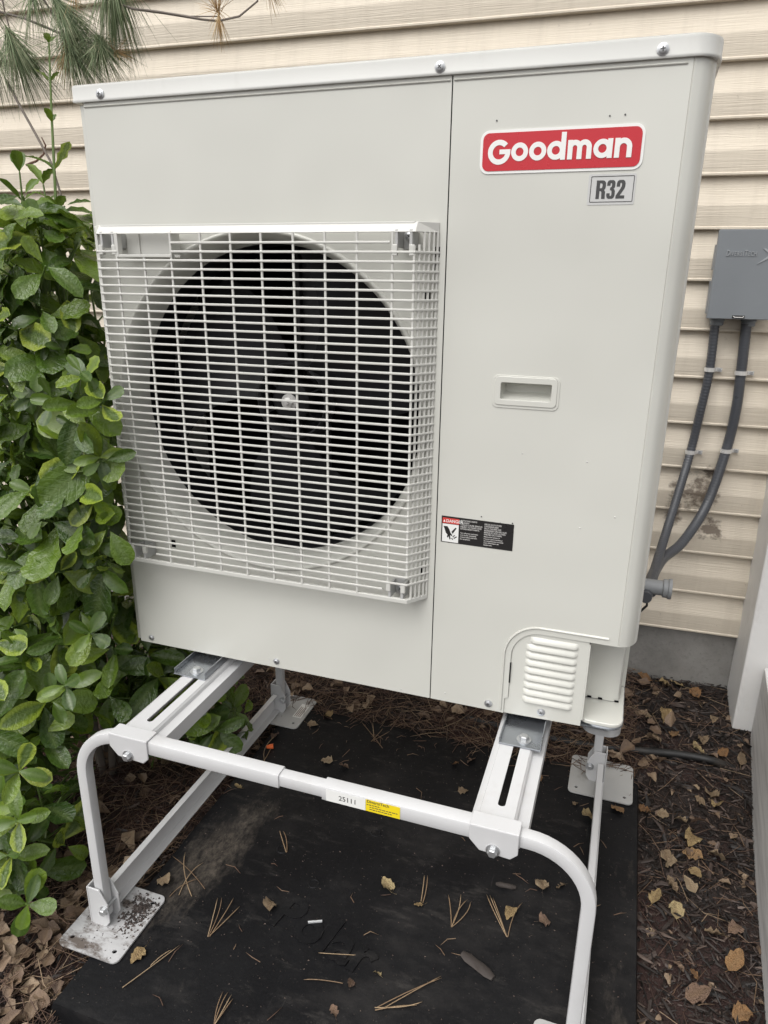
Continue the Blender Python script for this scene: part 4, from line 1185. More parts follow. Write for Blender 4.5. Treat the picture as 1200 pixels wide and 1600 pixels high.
def make_shrub():
    base = Vector((-0.26, 0.16, ground_z(-0.26, 0.16)))
    sh = thing('euonymus_shrub', 'leafy green evergreen shrub crowding the left side of the heat pump', 'shrub', base)
    blobs = [(-0.32, 0.20, 0.56, 0.25, 0.22, 0.30, 66), (-0.15, 0.03, 0.57, 0.11, 0.12, 0.26, 44), (-0.13, -0.03, 0.25, 0.14, 0.12, 0.22, 44),
             (-0.30, 0.04, 0.08, 0.24, 0.20, 0.28, 42), (-0.24, -0.10, -0.12, 0.17, 0.16, 0.18, 24), (-0.17, -0.22, -0.33, 0.15, 0.11, 0.12, 20), (-0.08, 0.25, -0.30, 0.17, 0.13, 0.14, 34), (-0.02, -0.075, 0.33, 0.075, 0.03, 0.22, 9), (-0.38, -0.08, -0.28, 0.2, 0.2, 0.2, 24), (-0.09, 0.10, -0.10, 0.10, 0.12, 0.15, 26), (-0.44, 0.08, 0.22, 0.18, 0.20, 0.30, 26)]
    variants = [leaf_arrays(1.0, w, f, c, 1.0, 7, 0.025, 0.16, k, blunt=t) for k, (w, f, c, t) in enumerate(((0.24, 0.35, 0.15, 0.60), (0.28, 0.18, 0.30, 0.66), (0.21, 0.50, 0.05, 0.58), (0.26, 0.12, -0.12, 0.68), (0.23, 0.30, 0.42, 0.55)))]
    tips = []
    for cx, cy, cz, rx, ry, rz, n in blobs:
        got = 0; tries = 0
        while got < n and tries < 4000:
            tries += 1
            u = rng.normal(size=3); u /= np.linalg.norm(u)
            if u[1] > 0.55 and rng.random() < 0.7: continue
            rr = rng.uniform(0.55, 1.0) ** 0.6
            p = Vector((cx + rx * u[0] * rr, cy + ry * u[1] * rr, cz + rz * u[2] * rr))
            if in_cabinet(p, 0.035) or p.z < ground_z(p.x, p.y) + 0.04: continue
            if any((p - q).length < 0.043 for q, _ in tips): continue
            d = Vector((u[0] / rx, u[1] / ry, u[2] / rz)).normalized() + Vector((0.05, -0.25, 0.55)) + Vector(rng.normal(0, 0.25, 3))
            tips.append((p, d.normalized())); got += 1
    # the tall single shoots that stand above the rest
    shoots = [[(-0.175, 0.10, 0.70), (-0.172, 0.12, 0.84), (-0.176, 0.14, 0.98), (-0.172, 0.15, 1.09)], [(-0.20, 0.14, 0.66), (-0.215, 0.145, 0.76), (-0.225, 0.15, 0.86)], [(-0.30, 0.16, 0.70), (-0.292, 0.16, 0.80), (-0.288, 0.16, 0.885)]]
    leaves = []
    def add_leaf(p, d, n, s, bright):
        m = frame(p, d, n, s)
        far = m @ Vector((0, 0.9, 0)); mid = m @ Vector((0, 0.5, 0))
        for q in (far, mid):
            if in_cabinet(q, 0.0): return
            if q.z < ground_z(q.x, q.y) + 0.005: return
        # keep clear of the stand
        for q in (far, mid):
            if q.x > LX - 0.03 and q.x < LX + 0.14 and abs(q.y - FRONT_Y) < 0.03: return
            if q.x > 0.125 and q.x < 0.24 and q.z > -0.08: return
        leaves.append((int(rng.integers(0, 5)), m, bright))
    stems = []
    for p, d in tips:
        side = d.orthogonal().normalized()
        rot0 = rng.uniform(0, PI)
        npair = int(rng.integers(2, 4))
        outer = rng.random()
        for k in range(npair):
            node = p - d * (0.022 * k)
            for s in (0, PI):
                a = rot0 + k * PI / 2 + s + rng.normal(0, 0.2)
                q = Matrix.Rotation(a, 3, d) @ side
                tilt = rng.uniform(0.25, 0.75) - 0.15 * k
                ld = (q + d * tilt + Vector((0, 0, -0.12))).normalized()
                ln = (d - q * 0.25 + Vector((0, -0.15, 0.25))).normalized()
                size = (0.052 + 0.017 * k) * rng.uniform(0.6, 1.4)
                add_leaf(node + ld * 0.006, ld, ln, size, outer)
        root = Vector((base.x + (p.x - base.x) * 0.35, base.y + (p.y - base.y) * 0.35, base.z + (p.z - base.z) * 0.55 - 0.02))
        mid = p - d * 0.09
        if not in_cabinet(mid, 0.0): stems.append(([root, root.lerp(mid, 0.6) + Vector(rng.normal(0, 0.015, 3)), mid, p - d * 0.03, p], 0.0021))
    for sp in shoots:
        pts = [Vector(q) for q in sp]
        stems.append((pts, 0.0024))
        for t in np.linspace(0.05, 1, 6 if pts[-1].z > 1 else 4):
            f = t * (len(pts) - 1); i = min(int(f), len(pts) - 2); p = pts[i].lerp(pts[i + 1], f - i)
            a0 = rng.uniform(0, PI)
            for s in (0, PI):
                q = Vector((math.cos(a0 + s), math.sin(a0 + s), 0))
                add_leaf(p, (q + Vector((0, 0, 1.0))).normalized(), (Vector((0, 0, 1)) - q).normalized(), rng.uniform(0.022, 0.040) if pts[-1].z > 1 and t > 0.45 else rng.uniform(0.040, 0.062), 0.55)
    # hand-placed sprigs that lean across the cabinet edge and low over the stand
    for p, d, sz in (((0.060, -0.088, 0.500), (0.6, -0.5, 0.55), 0.056), ((0.020, -0.085, 0.545), (0.2, -0.6, 0.6), 0.052), ((0.036, -0.083, 0.400), (0.5, -0.6, 0.3), 0.055), ((0.010, -0.085, 0.32), (0.4, -0.7, 0.4), 0.058), ((0.005, -0.082, 0.235), (0.4, -0.5, 0.2), 0.052),
                     ((0.030, -0.080, 0.195), (0.5, -0.3, -0.6), 0.044), ((-0.02, -0.30, -0.10), (0.5, -0.4, 0.5), 0.055), ((-0.035, -0.31, -0.20), (0.3, -0.6, 0.5), 0.060), ((-0.02, -0.33, -0.36), (0.45, -0.3, 0.5), 0.058), ((-0.085, -0.30, -0.30), (0.1, -0.6, 0.7), 0.062), ((-0.02, -0.10, 0.06), (0.4, -0.6, 0.4), 0.055), ((-0.11, -0.33, -0.38), (0.2, -0.6, 0.5), 0.060), ((-0.13, -0.28, -0.22), (0.2, -0.6, 0.5), 0.058), ((-0.05, -0.15, -0.03), (0.3, -0.6, 0.5), 0.05)):
        p = Vector(p); d = Vector(d).normalized(); side = d.orthogonal().normalized(); r0 = rng.uniform(0, PI)
        for k in range(3):
            for s in (0, PI):
                q = Matrix.Rotation(r0 + k * PI / 2 + s, 3, d) @ side
                ld = (q + d * 0.45).normalized()
                add_leaf(p - d * 0.014 * k, ld, (d - q * 0.3).normalized(), sz * (0.75 + 0.17 * k) * rng.uniform(0.9, 1.15), 0.92)
        stems.append(([p - d * 0.02 + Vector((-0.14, 0.06, -0.05)), p - d * 0.05 + Vector((-0.04, 0.01, -0.01)), p], 0.0022))
    # which leaves show largest
    grid = {}
    info = []
    for i, (k, m, b) in enumerate(leaves):
        c = m @ Vector((0, 0.5, 0)); px = to_pixel(c)
        if px is None or not (-30 < px[0] < 1230 and -30 < px[1] < 1630): info.append(None); continue
        key = (int(px[0] // 26), int(px[1] // 26)); grid[key] = min(grid.get(key, 9), px[2]); info.append((key, px[2], m.to_scale()[0]))
    def score(i):
        if info[i] is None: return -1
        key, z, s = info[i]
        return s / z - 1.2 * max(0, z - grid[key] - 0.01)
    order = sorted(range(len(leaves)), key=score, reverse=True)
    single = set(order[:300])
    meshes = [leaf_mesh('leaf', v, 'leaf') for v in variants]
    rest = []
    inv = Matrix.Translation(-base)
    for i, (k, m, b) in enumerate(leaves):
        if i in single:
            o = put_object('leaf', meshes[k], sh); o.matrix_local = inv @ m
        else:
            rest.append((variants[k], inv @ m, float(np.clip(rng.uniform(0, 0.85) * (0.6 + 0.4 * b), 0, 1))))
    mass('foliage', 'leaf_mass', rest, sh)
    st = MB()
    for pts, r in stems:
        pts = [p - base for p in pts]
        st.tube(pts, r, 5, scales=list(np.linspace(1.5, 0.7, len(pts))))
    o = st.build('twigs', 'stem_green', sh, smooth=60, fix=False); o['kind'] = 'stuff'
    for k in range(6):
        a = 2 * PI * k / 6 + 0.4
        e = Vector((0.12 * math.cos(a), 0.10 * math.sin(a) - 0.05, 0.42 + 0.2 * rng.random()))
        MB().tube([(0.02 * math.cos(a), 0.02 * math.sin(a), -0.03), e * 0.4 + Vector((0.02, 0.01, 0)), e * 0.8, e], 0.0075, 7, scales=[1.3, 1.0, 0.75, 0.45]).build('stem', 'bark_twig', sh, smooth=60)
    print('shrub leaves', len(leaves), 'tips', len(tips))
make_shrub()

def strands(items):
    """items: (list of points, half width, rnd) -> arrays of thin three-sided strands"""
    V, F, R_ = [], [], []
    for pts, w, r in items:
        k = len(V)
        n = len(pts)
        t = (pts[-1] - pts[0]).normalized()
        a = t.orthogonal().normalized(); b = t.cross(a)
        for i, p in enumerate(pts):
            ww = w * (1.0 if i < n - 1 else 0.35)
            for j in range(3):
                an = 2 * PI * j / 3
                q = p + (a * math.cos(an) + b * math.sin(an)) * ww
                V.append((q.x, q.y, q.z)); R_.append(r)
        for i in range(n - 1):
            for j in range(3): F.append((k + i * 3 + j, k + i * 3 + (j + 1) % 3, k + i * 3 + 3 + (j + 1) % 3, k + i * 3 + 3 + j))
        F.append((k + (n - 1) * 3, k + (n - 1) * 3 + 1, k + (n - 1) * 3 + 2))
    return V, F, R_

def strand_object(name, items, mat, parent=None, stuff=False, origin=Vector((0, 0, 0))):
    V, F, R_ = strands([([p - origin for p in pts], w, r) for pts, w, r in items])
    me = bpy.data.meshes.new(name)
    me.from_pydata(V, [], F); me.materials.append(M[mat])
    for p in me.polygons: p.use_smooth = True
    set_attr(me, 'rnd', R_)
    o = put_object(name, me, parent)
    if stuff: o['kind'] = 'stuff'
    return o

def needle_tuft(p, d, n, length, spread, along, droop, w=0.00055):
    out = []
    p, d = Vector(p), Vector(d).normalized()
    for _ in range(n):
        s = p + d * rng.uniform(-along, 0.0)
        q = (d + Vector(rng.normal(0, spread, 3))).normalized()
        L = length * rng.uniform(0.75, 1.2)
        bend = Vector((0, 0, -droop)) * L
        out.append(([s, s + q * L * 0.5 + bend * 0.25, s + q * L + bend], w, float(rng.random())))
    return out

def make_pine():
    root = Vector((-0.55, 0.42, 1.62))
    pine = thing('pine_branch', 'drooping pine branch with long green needles hanging over the upper left corner', 'pine branch', root)
    def twig(P, r):
        MB().tube([Vector(p) - root for p in P], r, 6, scales=list(np.linspace(1.2, 0.6, len(P)))).build('twig', 'bark_twig', pine, smooth=60)
    Y = 0.40
    twig([(-0.55, 0.42, 1.62), (-0.60, 0.41, 1.40), (-0.535, 0.40, 1.245), (-0.45, 0.40, 1.222), (-0.335, 0.40, 1.178), (-0.265, 0.395, 1.158), (-0.205, 0.39, 1.136)], 0.0028)
    twig([(-0.55, 0.42, 1.62), (-0.47, 0.41, 1.40), (-0.405, 0.40, 1.270), (-0.365, 0.40, 1.215), (-0.33, 0.395, 1.160)], 0.0026)
    twig([(-0.55, 0.42, 1.62), (-0.36, 0.40, 1.34), (-0.255, 0.40, 1.245), (-0.165, 0.395, 1.213), (-0.085, 0.39, 1.197), (0.000, 0.385, 1.178), (0.038, 0.385, 1.172), (0.085, 0.385, 1.176), (0.125, 0.385, 1.197), (0.140, 0.385, 1.235), (0.142, 0.385, 1.27)], 0.0024)
    twig([(-0.165, 0.395, 1.213), (-0.115, 0.40, 1.206), (-0.035, 0.40, 1.190), (0.036, 0.392, 1.182)], 0.0019)
    twig([(-0.55, 0.42, 1.62), (-0.52, 0.41, 1.38), (-0.50, 0.40, 1.24), (-0.475, 0.39, 1.165)], 0.0022)
    tufts = [((-0.475, 0.39, 1.170), (0.50, -0.1, -0.9), 230, 0.105, 0.30, 0.05), ((-0.545, 0.38, 1.20), (0.05, -0.1, -1), 170, 0.12, 0.22, 0.06), ((-0.335, 0.39, 1.222), (0.62, -0.1, -0.75), 210, 0.105, 0.24, 0.05),
             ((-0.215, 0.40, 1.275), (0.10, -0.05, -1), 240, 0.120, 0.20, 0.06), ((-0.330, 0.395, 1.158), (0.55, -0.15, -0.75), 210, 0.085, 0.42, 0.03), ((-0.40, 0.38, 1.25), (0.10, -0.1, -1), 60, 0.085, 0.3, 0.05), ((-0.245, 0.385, 1.150), (0.4, -0.2, -0.8), 130, 0.07, 0.5, 0.03), ((-0.58, 0.40, 1.30), (0.3, -0.1, -1), 120, 0.11, 0.3, 0.05)]
    for p, d, n, L, sp, al in tufts:
        strand_object('needle_tuft', needle_tuft(p, d, int(n * 1.5), L * 1.2, sp * 1.1, al, 0.12), 'needle_green', pine, origin=root)
    for p, d, n, L, sp, al in (((-0.335, 0.390, 1.160), (-0.25, -0.1, -1), 55, 0.075, 0.22, 0.02), ((-0.205, 0.385, 1.138), (0.7, 0, -0.05), 42, 0.038, 0.7, 0.01), ((0.036, 0.385, 1.195), (0.0, -0.1, 0.15), 46, 0.045, 0.9, 0.015), ((0.040, 0.385, 1.178), (0.15, -0.1, -1), 26, 0.055, 0.28, 0.01), ((0.142, 0.385, 1.250), (0.5, -0.1, -0.2), 60, 0.055, 0.7, 0.02), ((0.145, 0.385, 1.235), (0.55, -0.1, -1), 22, 0.065, 0.22, 0.01), ((-0.30, 0.39, 1.262), (0.0, -0.1, -1), 20, 0.07, 0.2, 0.03)):
        strand_object('dead_needle_tuft', needle_tuft(p, d, n, L, sp, al, 0.05), 'needle_dead', pine, origin=root)
    tw = MB().tube([(-0.56, 0.44, 1.12), (-0.46, 0.36, 1.055), (-0.395, 0.33, 0.985), (-0.345, 0.31, 0.925), (-0.32, 0.30, 0.86), (-0.30, 0.26, 0.72)], 0.0032, 6, scales=[1.0, 0.9, 0.85, 0.8, 0.8, 0.8]).build('bare_twig', 'bark_twig', smooth=60)
    tag(tw, 'bare grey twig slanting down the siding into the shrub', 'twig')
    t2 = MB().tube([(-0.44, 0.34, 0.925), (-0.41, 0.34, 0.932), (-0.388, 0.34, 0.945), (-0.380, 0.34, 0.962), (-0.388, 0.34, 0.978)], 0.0024, 6, scales=[1.1, 1, 0.9, 0.8, 0.5]).build('curled_twig', 'brown_twig', smooth=60)
    tag(t2, 'short curled reddish brown twig at the left edge above the shrub', 'twig')
make_pine()

# ------------------------------------------------------------------ loose leaves and needles one can count
def fallen(x, y, z, size, mat, label, rot=None, curl=None, group=None, lift=0.0):
    seed = int(rng.integers(0, 99999))
    c = rng.uniform(-0.55, 0.45) if curl is None else curl
    arr = leaf_arrays(1.0, rng.uniform(0.32, 0.44), rng.uniform(0.1, 0.6), c, rng.uniform(0.58, 0.78), 8, 0.05, 0.35, seed, rng.uniform(0.25, 0.6))
    rs = np.random.default_rng(seed)
    tw = rs.normal(0, 0.5)
    arr = ([(x, y, z + 0.10 * math.sin(5 * x + seed) * math.cos(4 * y + seed) + tw * x * (y - 0.5) + rs.normal(0, 0.018)) for x, y, z in arr[0]],) + arr[1:]
    me = leaf_mesh('fallen_leaf', arr, mat)
    o = put_object('fallen_leaf', me)
    a = rng.uniform(0, 2 * PI) if rot is None else rot
    o.rotation_euler = (rng.normal(0, 0.18), rng.normal(0, 0.2), a)
    size *= 0.9
    o.scale = (size,) * 3
    zs = [(o.rotation_euler.to_matrix() @ Vector(v)).z * size for v in arr[0]]
    c0 = o.rotation_euler.to_matrix() @ Vector((0, 0.75, 0)) * size
    o.location = (x - c0.x, y - c0.y, z - np.percentile(zs, 12) + 0.001 + lift)
    tag(o, label, 'leaf', group)
    return o

def make_loose():
    pad_leaves = [
        (0.347, -0.126, 0.034, 'dry_tan', 'crinkled tan leaf on the black pad just left of the raised lettering', 0.4),
        (0.546, -0.004, 0.036, 'dry_yellow', 'round pale yellow leaf with two stems near the middle of the black pad', 0.9),
        (0.616, -0.019, 0.020, 'dry_yellow', 'tiny curled yellowish leaf with upright needles on the black pad', None),
        (0.782, 0.024, 0.034, 'dry_yellow', 'pointed yellowish leaf beside the split needle bundle below the right rail', 2.9),
        (0.840, 0.015, 0.030, 'dry_brown', 'small brown upright leaf beside the right bent leg', None),
        (0.832, 0.095, 0.036, 'dry_tan', 'tan leaf with short stem under the bolt of the right bracket', None),
        (0.866, 0.118, 0.024, 'dry_tan', 'little tan leaf tucked inside the bend of the right leg', None),
        (0.547, -0.210, 0.024, 'dry_brown', 'reddish brown leaf with long stem at the front of the black pad', 3.0),
        (0.584, -0.181, 0.018, 'dry_yellow', 'small bright yellow leaf at the front of the black pad', 1.4),
        (0.542, -0.273, 0.022, 'dry_brown', 'dark brown leaf at the bottom edge of the picture on the pad', None),
        (0.119, 0.155, 0.026, 'dry_yellow', 'narrow pale yellow leaf beside the left base rail', 1.2),
        (0.173, -0.281, 0.036, 'dry_yellow', 'bright yellow curled leaf against the muddy front left foot plate', 3.0),
        (0.112, -0.135, 0.036, 'dry_tan', 'pale curled leaf behind the muddy front left foot plate', None),
        (0.279, 0.314, 0.034, 'dry_tan', 'tan leaf with long stem lying between the rear left foot and the crossbar', 1.7),
        (0.329, 0.306, 0.028, 'dry_brown', 'brown curled leaf with upright stem behind the crossbar joint', None),
        (0.618, 0.320, 0.030, 'dry_tan', 'tan leaf behind the right crossbar sleeve', None),
        (0.617, 0.441, 0.032, 'dry_brown', 'brown leaf under the middle of the heat pump, farther from the crossbar', None),
        (0.582, 0.405, 0.026, 'dry_orange', 'small rusty leaf under the middle of the heat pump, nearer the crossbar', None),
        (0.903, 0.327, 0.042, 'dry_yellow', 'long yellowish leaf left of the right base rail', 2.4),
        (0.966, 0.377, 0.044, 'dry_orange', 'round orange leaf right of the right base rail by the foot plate', None),
        (0.175, 0.440, 0.036, 'dry_tan', 'tan leaf against the edge of the rear left foot plate', None),
        (0.212, 0.480, 0.034, 'dry_yellow', 'yellowish leaf right of the rear left foot plate', None),
        (0.107, 0.362, 0.032, 'dry_brown', 'brown twisted leaf in front of the rear left foot plate', None),
        (0.873, 0.366, 0.018, 'dry_tan', 'tiny tan leaf at the near edge of the rear right foot plate', None),
        (0.780, 0.430, 0.036, 'dry_orange', 'rusty leaf left of the rear right foot plate', None),
    ]
    for x, y, s, mat, lab, rot in pad_leaves:
        fallen(x, y, PAD_TOP, s, mat, lab, rot)
    mulch = [(1.075, 0.765, 0.046, 'dry_yellow'), (1.096, 0.695, 0.032, 'dry_orange'), (1.165, 0.697, 0.042, 'dry_tan'), (1.156, 0.654, 0.044, 'dry_yellow'), (1.208, 0.656, 0.034, 'dry_orange'), (1.250, 0.640, 0.042, 'dry_tan'), (1.053, 0.660, 0.034, 'dry_tan'),
             (1.175, 0.515, 0.046, 'dry_tan'), (1.153, 0.486, 0.030, 'dry_tan'), (1.188, 0.490, 0.036, 'dry_yellow'), (1.109, 0.417, 0.036, 'dry_tan'), (1.156, 0.417, 0.046, 'dry_brown'), (1.127, 0.372, 0.054, 'dry_yellow'), (1.136, 0.330, 0.048, 'dry_orange'), (1.171, 0.347, 0.044, 'dry_tan'),
             (1.073, 0.304, 0.040, 'dry_tan'), (1.087, 0.282, 0.032, 'dry_tan'), (1.129, 0.282, 0.040, 'dry_yellow'), (1.083, 0.227, 0.034, 'dry_tan'), (1.118, 0.236, 0.038, 'dry_tan'), (1.045, 0.175, 0.034, 'dry_yellow'), (1.086, 0.160, 0.042, 'dry_yellow'), (1.196, 0.164, 0.036, 'dry_brown'), (1.163, 0.137, 0.042, 'dry_tan'),
             (1.184, 0.081, 0.050, 'dry_orange'), (1.106, -0.011, 0.052, 'dry_brown'), (1.111, 0.029, 0.024, 'dry_orange'), (1.188, -0.017, 0.042, 'dry_orange'), (1.118, 0.900, 0.048, 'dry_yellow'), (1.075, 0.890, 0.042, 'dry_yellow'), (1.155, 0.880, 0.050, 'dry_orange'), (1.030, 0.900, 0.046, 'dry_orange'), (1.032, 0.745, 0.034, 'dry_tan'), (1.036, 0.430, 0.032, 'dry_orange'), (1.061, 0.430, 0.030, 'dry_tan'), (1.20, 0.80, 0.036, 'dry_tan'), (0.96, 0.80, 0.040, 'dry_tan')]
    word = {'dry_yellow': 'yellow', 'dry_tan': 'pale tan', 'dry_brown': 'greyish brown', 'dry_orange': 'rusty orange'}
    nth = ['first', 'second', 'third', 'fourth', 'fifth', 'sixth', 'seventh', 'eighth', 'ninth', 'tenth', 'eleventh', 'twelfth', 'thirteenth', 'fourteenth', 'fifteenth', 'sixteenth']
    count = {}
    for x, y, s, mat in sorted(mulch, key=lambda q: -q[1]):
        k = count.get(mat, 0); count[mat] = k + 1
        fallen(x, y, ground_z(x, y) + 0.010, s, mat, f'{word[mat]} fallen leaf on the right mulch strip, {nth[k]} {word[mat]} one from the wall', group='leaves on the mulch strip')
    # bundles of pine needles lying on the pad
    def bundle(lines, label, curve=0.006):
        origin = Vector((lines[0][2], lines[0][3], PAD_TOP + 0.002))
        items = []
        for x0, y0, x1, y1 in lines:
            a, b = Vector((x1, y1, PAD_TOP + 0.0022)), Vector((x0, y0, PAD_TOP + 0.0035))
            m = a.lerp(b, 0.55) + Vector((rng.normal(0, curve), rng.normal(0, curve), 0.005))
            items.append(([a * (1 - t) ** 2 + m * 2 * t * (1 - t) + b * t * t for t in np.linspace(0, 1, 8)], 0.0010, float(rng.uniform(0.1, 0.8))))
        o = strand_object('pine_needles', items, 'needle_dry', origin=origin)
        o.location = origin
        tag(o, label, 'pine needles', 'needle bundles on the pad')
    bundle([(0.240, -0.137, 0.268, -0.217), (0.269, -0.127, 0.271, -0.215), (0.247, -0.134, 0.269, -0.216), (0.290, -0.140, 0.270, -0.214)], 'V-shaped bundle of brown pine needles left of the crinkled tan leaf')
    bundle([(0.273, 0.061, 0.313, 0.012), (0.280, 0.063, 0.314, 0.013)], 'short curved pair of pine needles below the left crossbar sleeve', 0.008)
    bundle([(0.350, -0.300, 0.369, -0.360), (0.358, -0.298, 0.368, -0.362), (0.366, -0.300, 0.366, -0.365), (0.372, -0.305, 0.365, -0.366)], 'curved bundle of brown needles at the bottom left of the pad')
    bundle([(0.660, 0.020, 0.683, -0.048), (0.683, 0.029, 0.683, -0.048), (0.698, 0.022, 0.684, -0.047), (0.705, 0.018, 0.684, -0.047)], 'fan of four brown needles in the middle of the pad')
    bundle([(0.731, 0.045, 0.784, -0.034), (0.744, 0.042, 0.784, -0.034), (0.737, 0.046, 0.785, -0.034), (0.800, 0.050, 0.786, -0.033)], 'split needle bundle touching the pointed yellowish leaf below the right rail')
    bundle([(0.692, -0.153, 0.604, -0.238), (0.690, -0.150, 0.612, -0.239), (0.672, -0.205, 0.600, -0.240), (0.665, -0.214, 0.602, -0.244)], 'long blond needle bundle at the front edge of the pad')
    bundle([(0.472, -0.180, 0.536, -0.161)], 'single straight needle to the right of the raised lettering', 0.003)
    bundle([(0.469, -0.235, 0.534, -0.218)], 'single curved needle below the raised lettering', 0.010)
    bundle([(0.603, 0.050, 0.614, -0.012), (0.609, 0.052, 0.618, -0.014)], 'upright needle pair behind the tiny curled yellowish leaf')
    bundle([(0.301, 0.492, 0.390, 0.408), (0.364, 0.485, 0.353, 0.423), (0.330, 0.500, 0.360, 0.430), (0.385, 0.480, 0.356, 0.428)], 'spiky brown needle sprig on the pad under the heat pump')
    bundle([(0.097, -0.078, 0.204, -0.126), (0.166, -0.071, 0.165, -0.156), (0.179, -0.110, 0.150, -0.165), (0.115, -0.060, 0.190, -0.150)], 'loose tangle of needles beside the front end of the left base rail', 0.012)
    bundle([(0.138, 0.251, 0.110, 0.364), (0.130, 0.240, 0.118, 0.330)], 'grey green needle pair in front of the brown twisted leaf', 0.01)
    bundle([(0.230, -0.250, 0.185, -0.350), (0.222, -0.262, 0.205, -0.300)], 'reddish needles in front of the muddy foot plate', 0.006)
    # small hard bits on the pad
    o = MB().tube([(-0.012, -0.005, 0.004), (0.012, 0.006, 0.004)], 0.0028, 8).build('metal_pin', 'zinc', smooth=40, loc=(0.440, -0.124, PAD_TOP))
    tag(o, 'short silver metal pin lying on the raised lettering of the pad', 'metal pin')
    def chip(L, w, h, seed):
        rs = np.random.default_rng(seed)
        n = 8; m = MB()
        rings = []
        for i, t in enumerate(np.linspace(-1, 1, 6)):
            k = 0.5 + 0.5 * math.sqrt(max(0.0, 1 - t * t)) * rs.uniform(0.8, 1.1)
            rings.append([(t * L, k * w * math.cos(2 * PI * j / n) * rs.uniform(0.75, 1.15), h * 0.5 + k * h * 0.5 * math.sin(2 * PI * j / n) * rs.uniform(0.75, 1.1)) for j in range(n)])
        vs = [p for r in rings for p in r]
        fs = [(i * n + j, i * n + (j + 1) % n, (i + 1) * n + (j + 1) % n, (i + 1) * n + j) for i in range(5) for j in range(n)] + [tuple(range(n - 1, -1, -1)), tuple(range(5 * n, 6 * n))]
        return m.add(vs, fs)
    painted('chip_brown', (0.055, 0.045, 0.040), 0.8, 0.5, 0.3, 120)
    for x, y, a, L, lab in ((0.745, -0.111, -0.45, 0.034, 'grey brown bark chip near the front of the pad'), (0.763, 0.078, 0.1, 0.020, 'dark bark sliver on the pad left of the tan leaves inside the bent leg'), (0.925, 0.215, 1.4, 0.022, 'dark bark sliver on the pad right of the right base rail')):
        o = chip(L, L * 0.32, 0.010, int(x * 1e4)).build('bark_chip', 'chip_brown', smooth=50, loc=(x, y, PAD_TOP + 0.0005)); o.rotation_euler = (0, 0, a)
        tag(o, lab, 'bark chip')
    w = MB().lathe([(0.0065, 0.0), (0.0062, 0.006), (0.0042, 0.016), (0.0030, 0.017)], (0, 0, 0), 'z', 10).build('wire_nut', 'orange_plastic', smooth=35, loc=(0.126, 0.315, PAD_TOP + 0.0062))
    w.rotation_euler = (rad(90), 0, rad(-60))
    tag(w, 'small orange plastic cap on the pad beside the left base rail', 'wire nut')
make_loose()

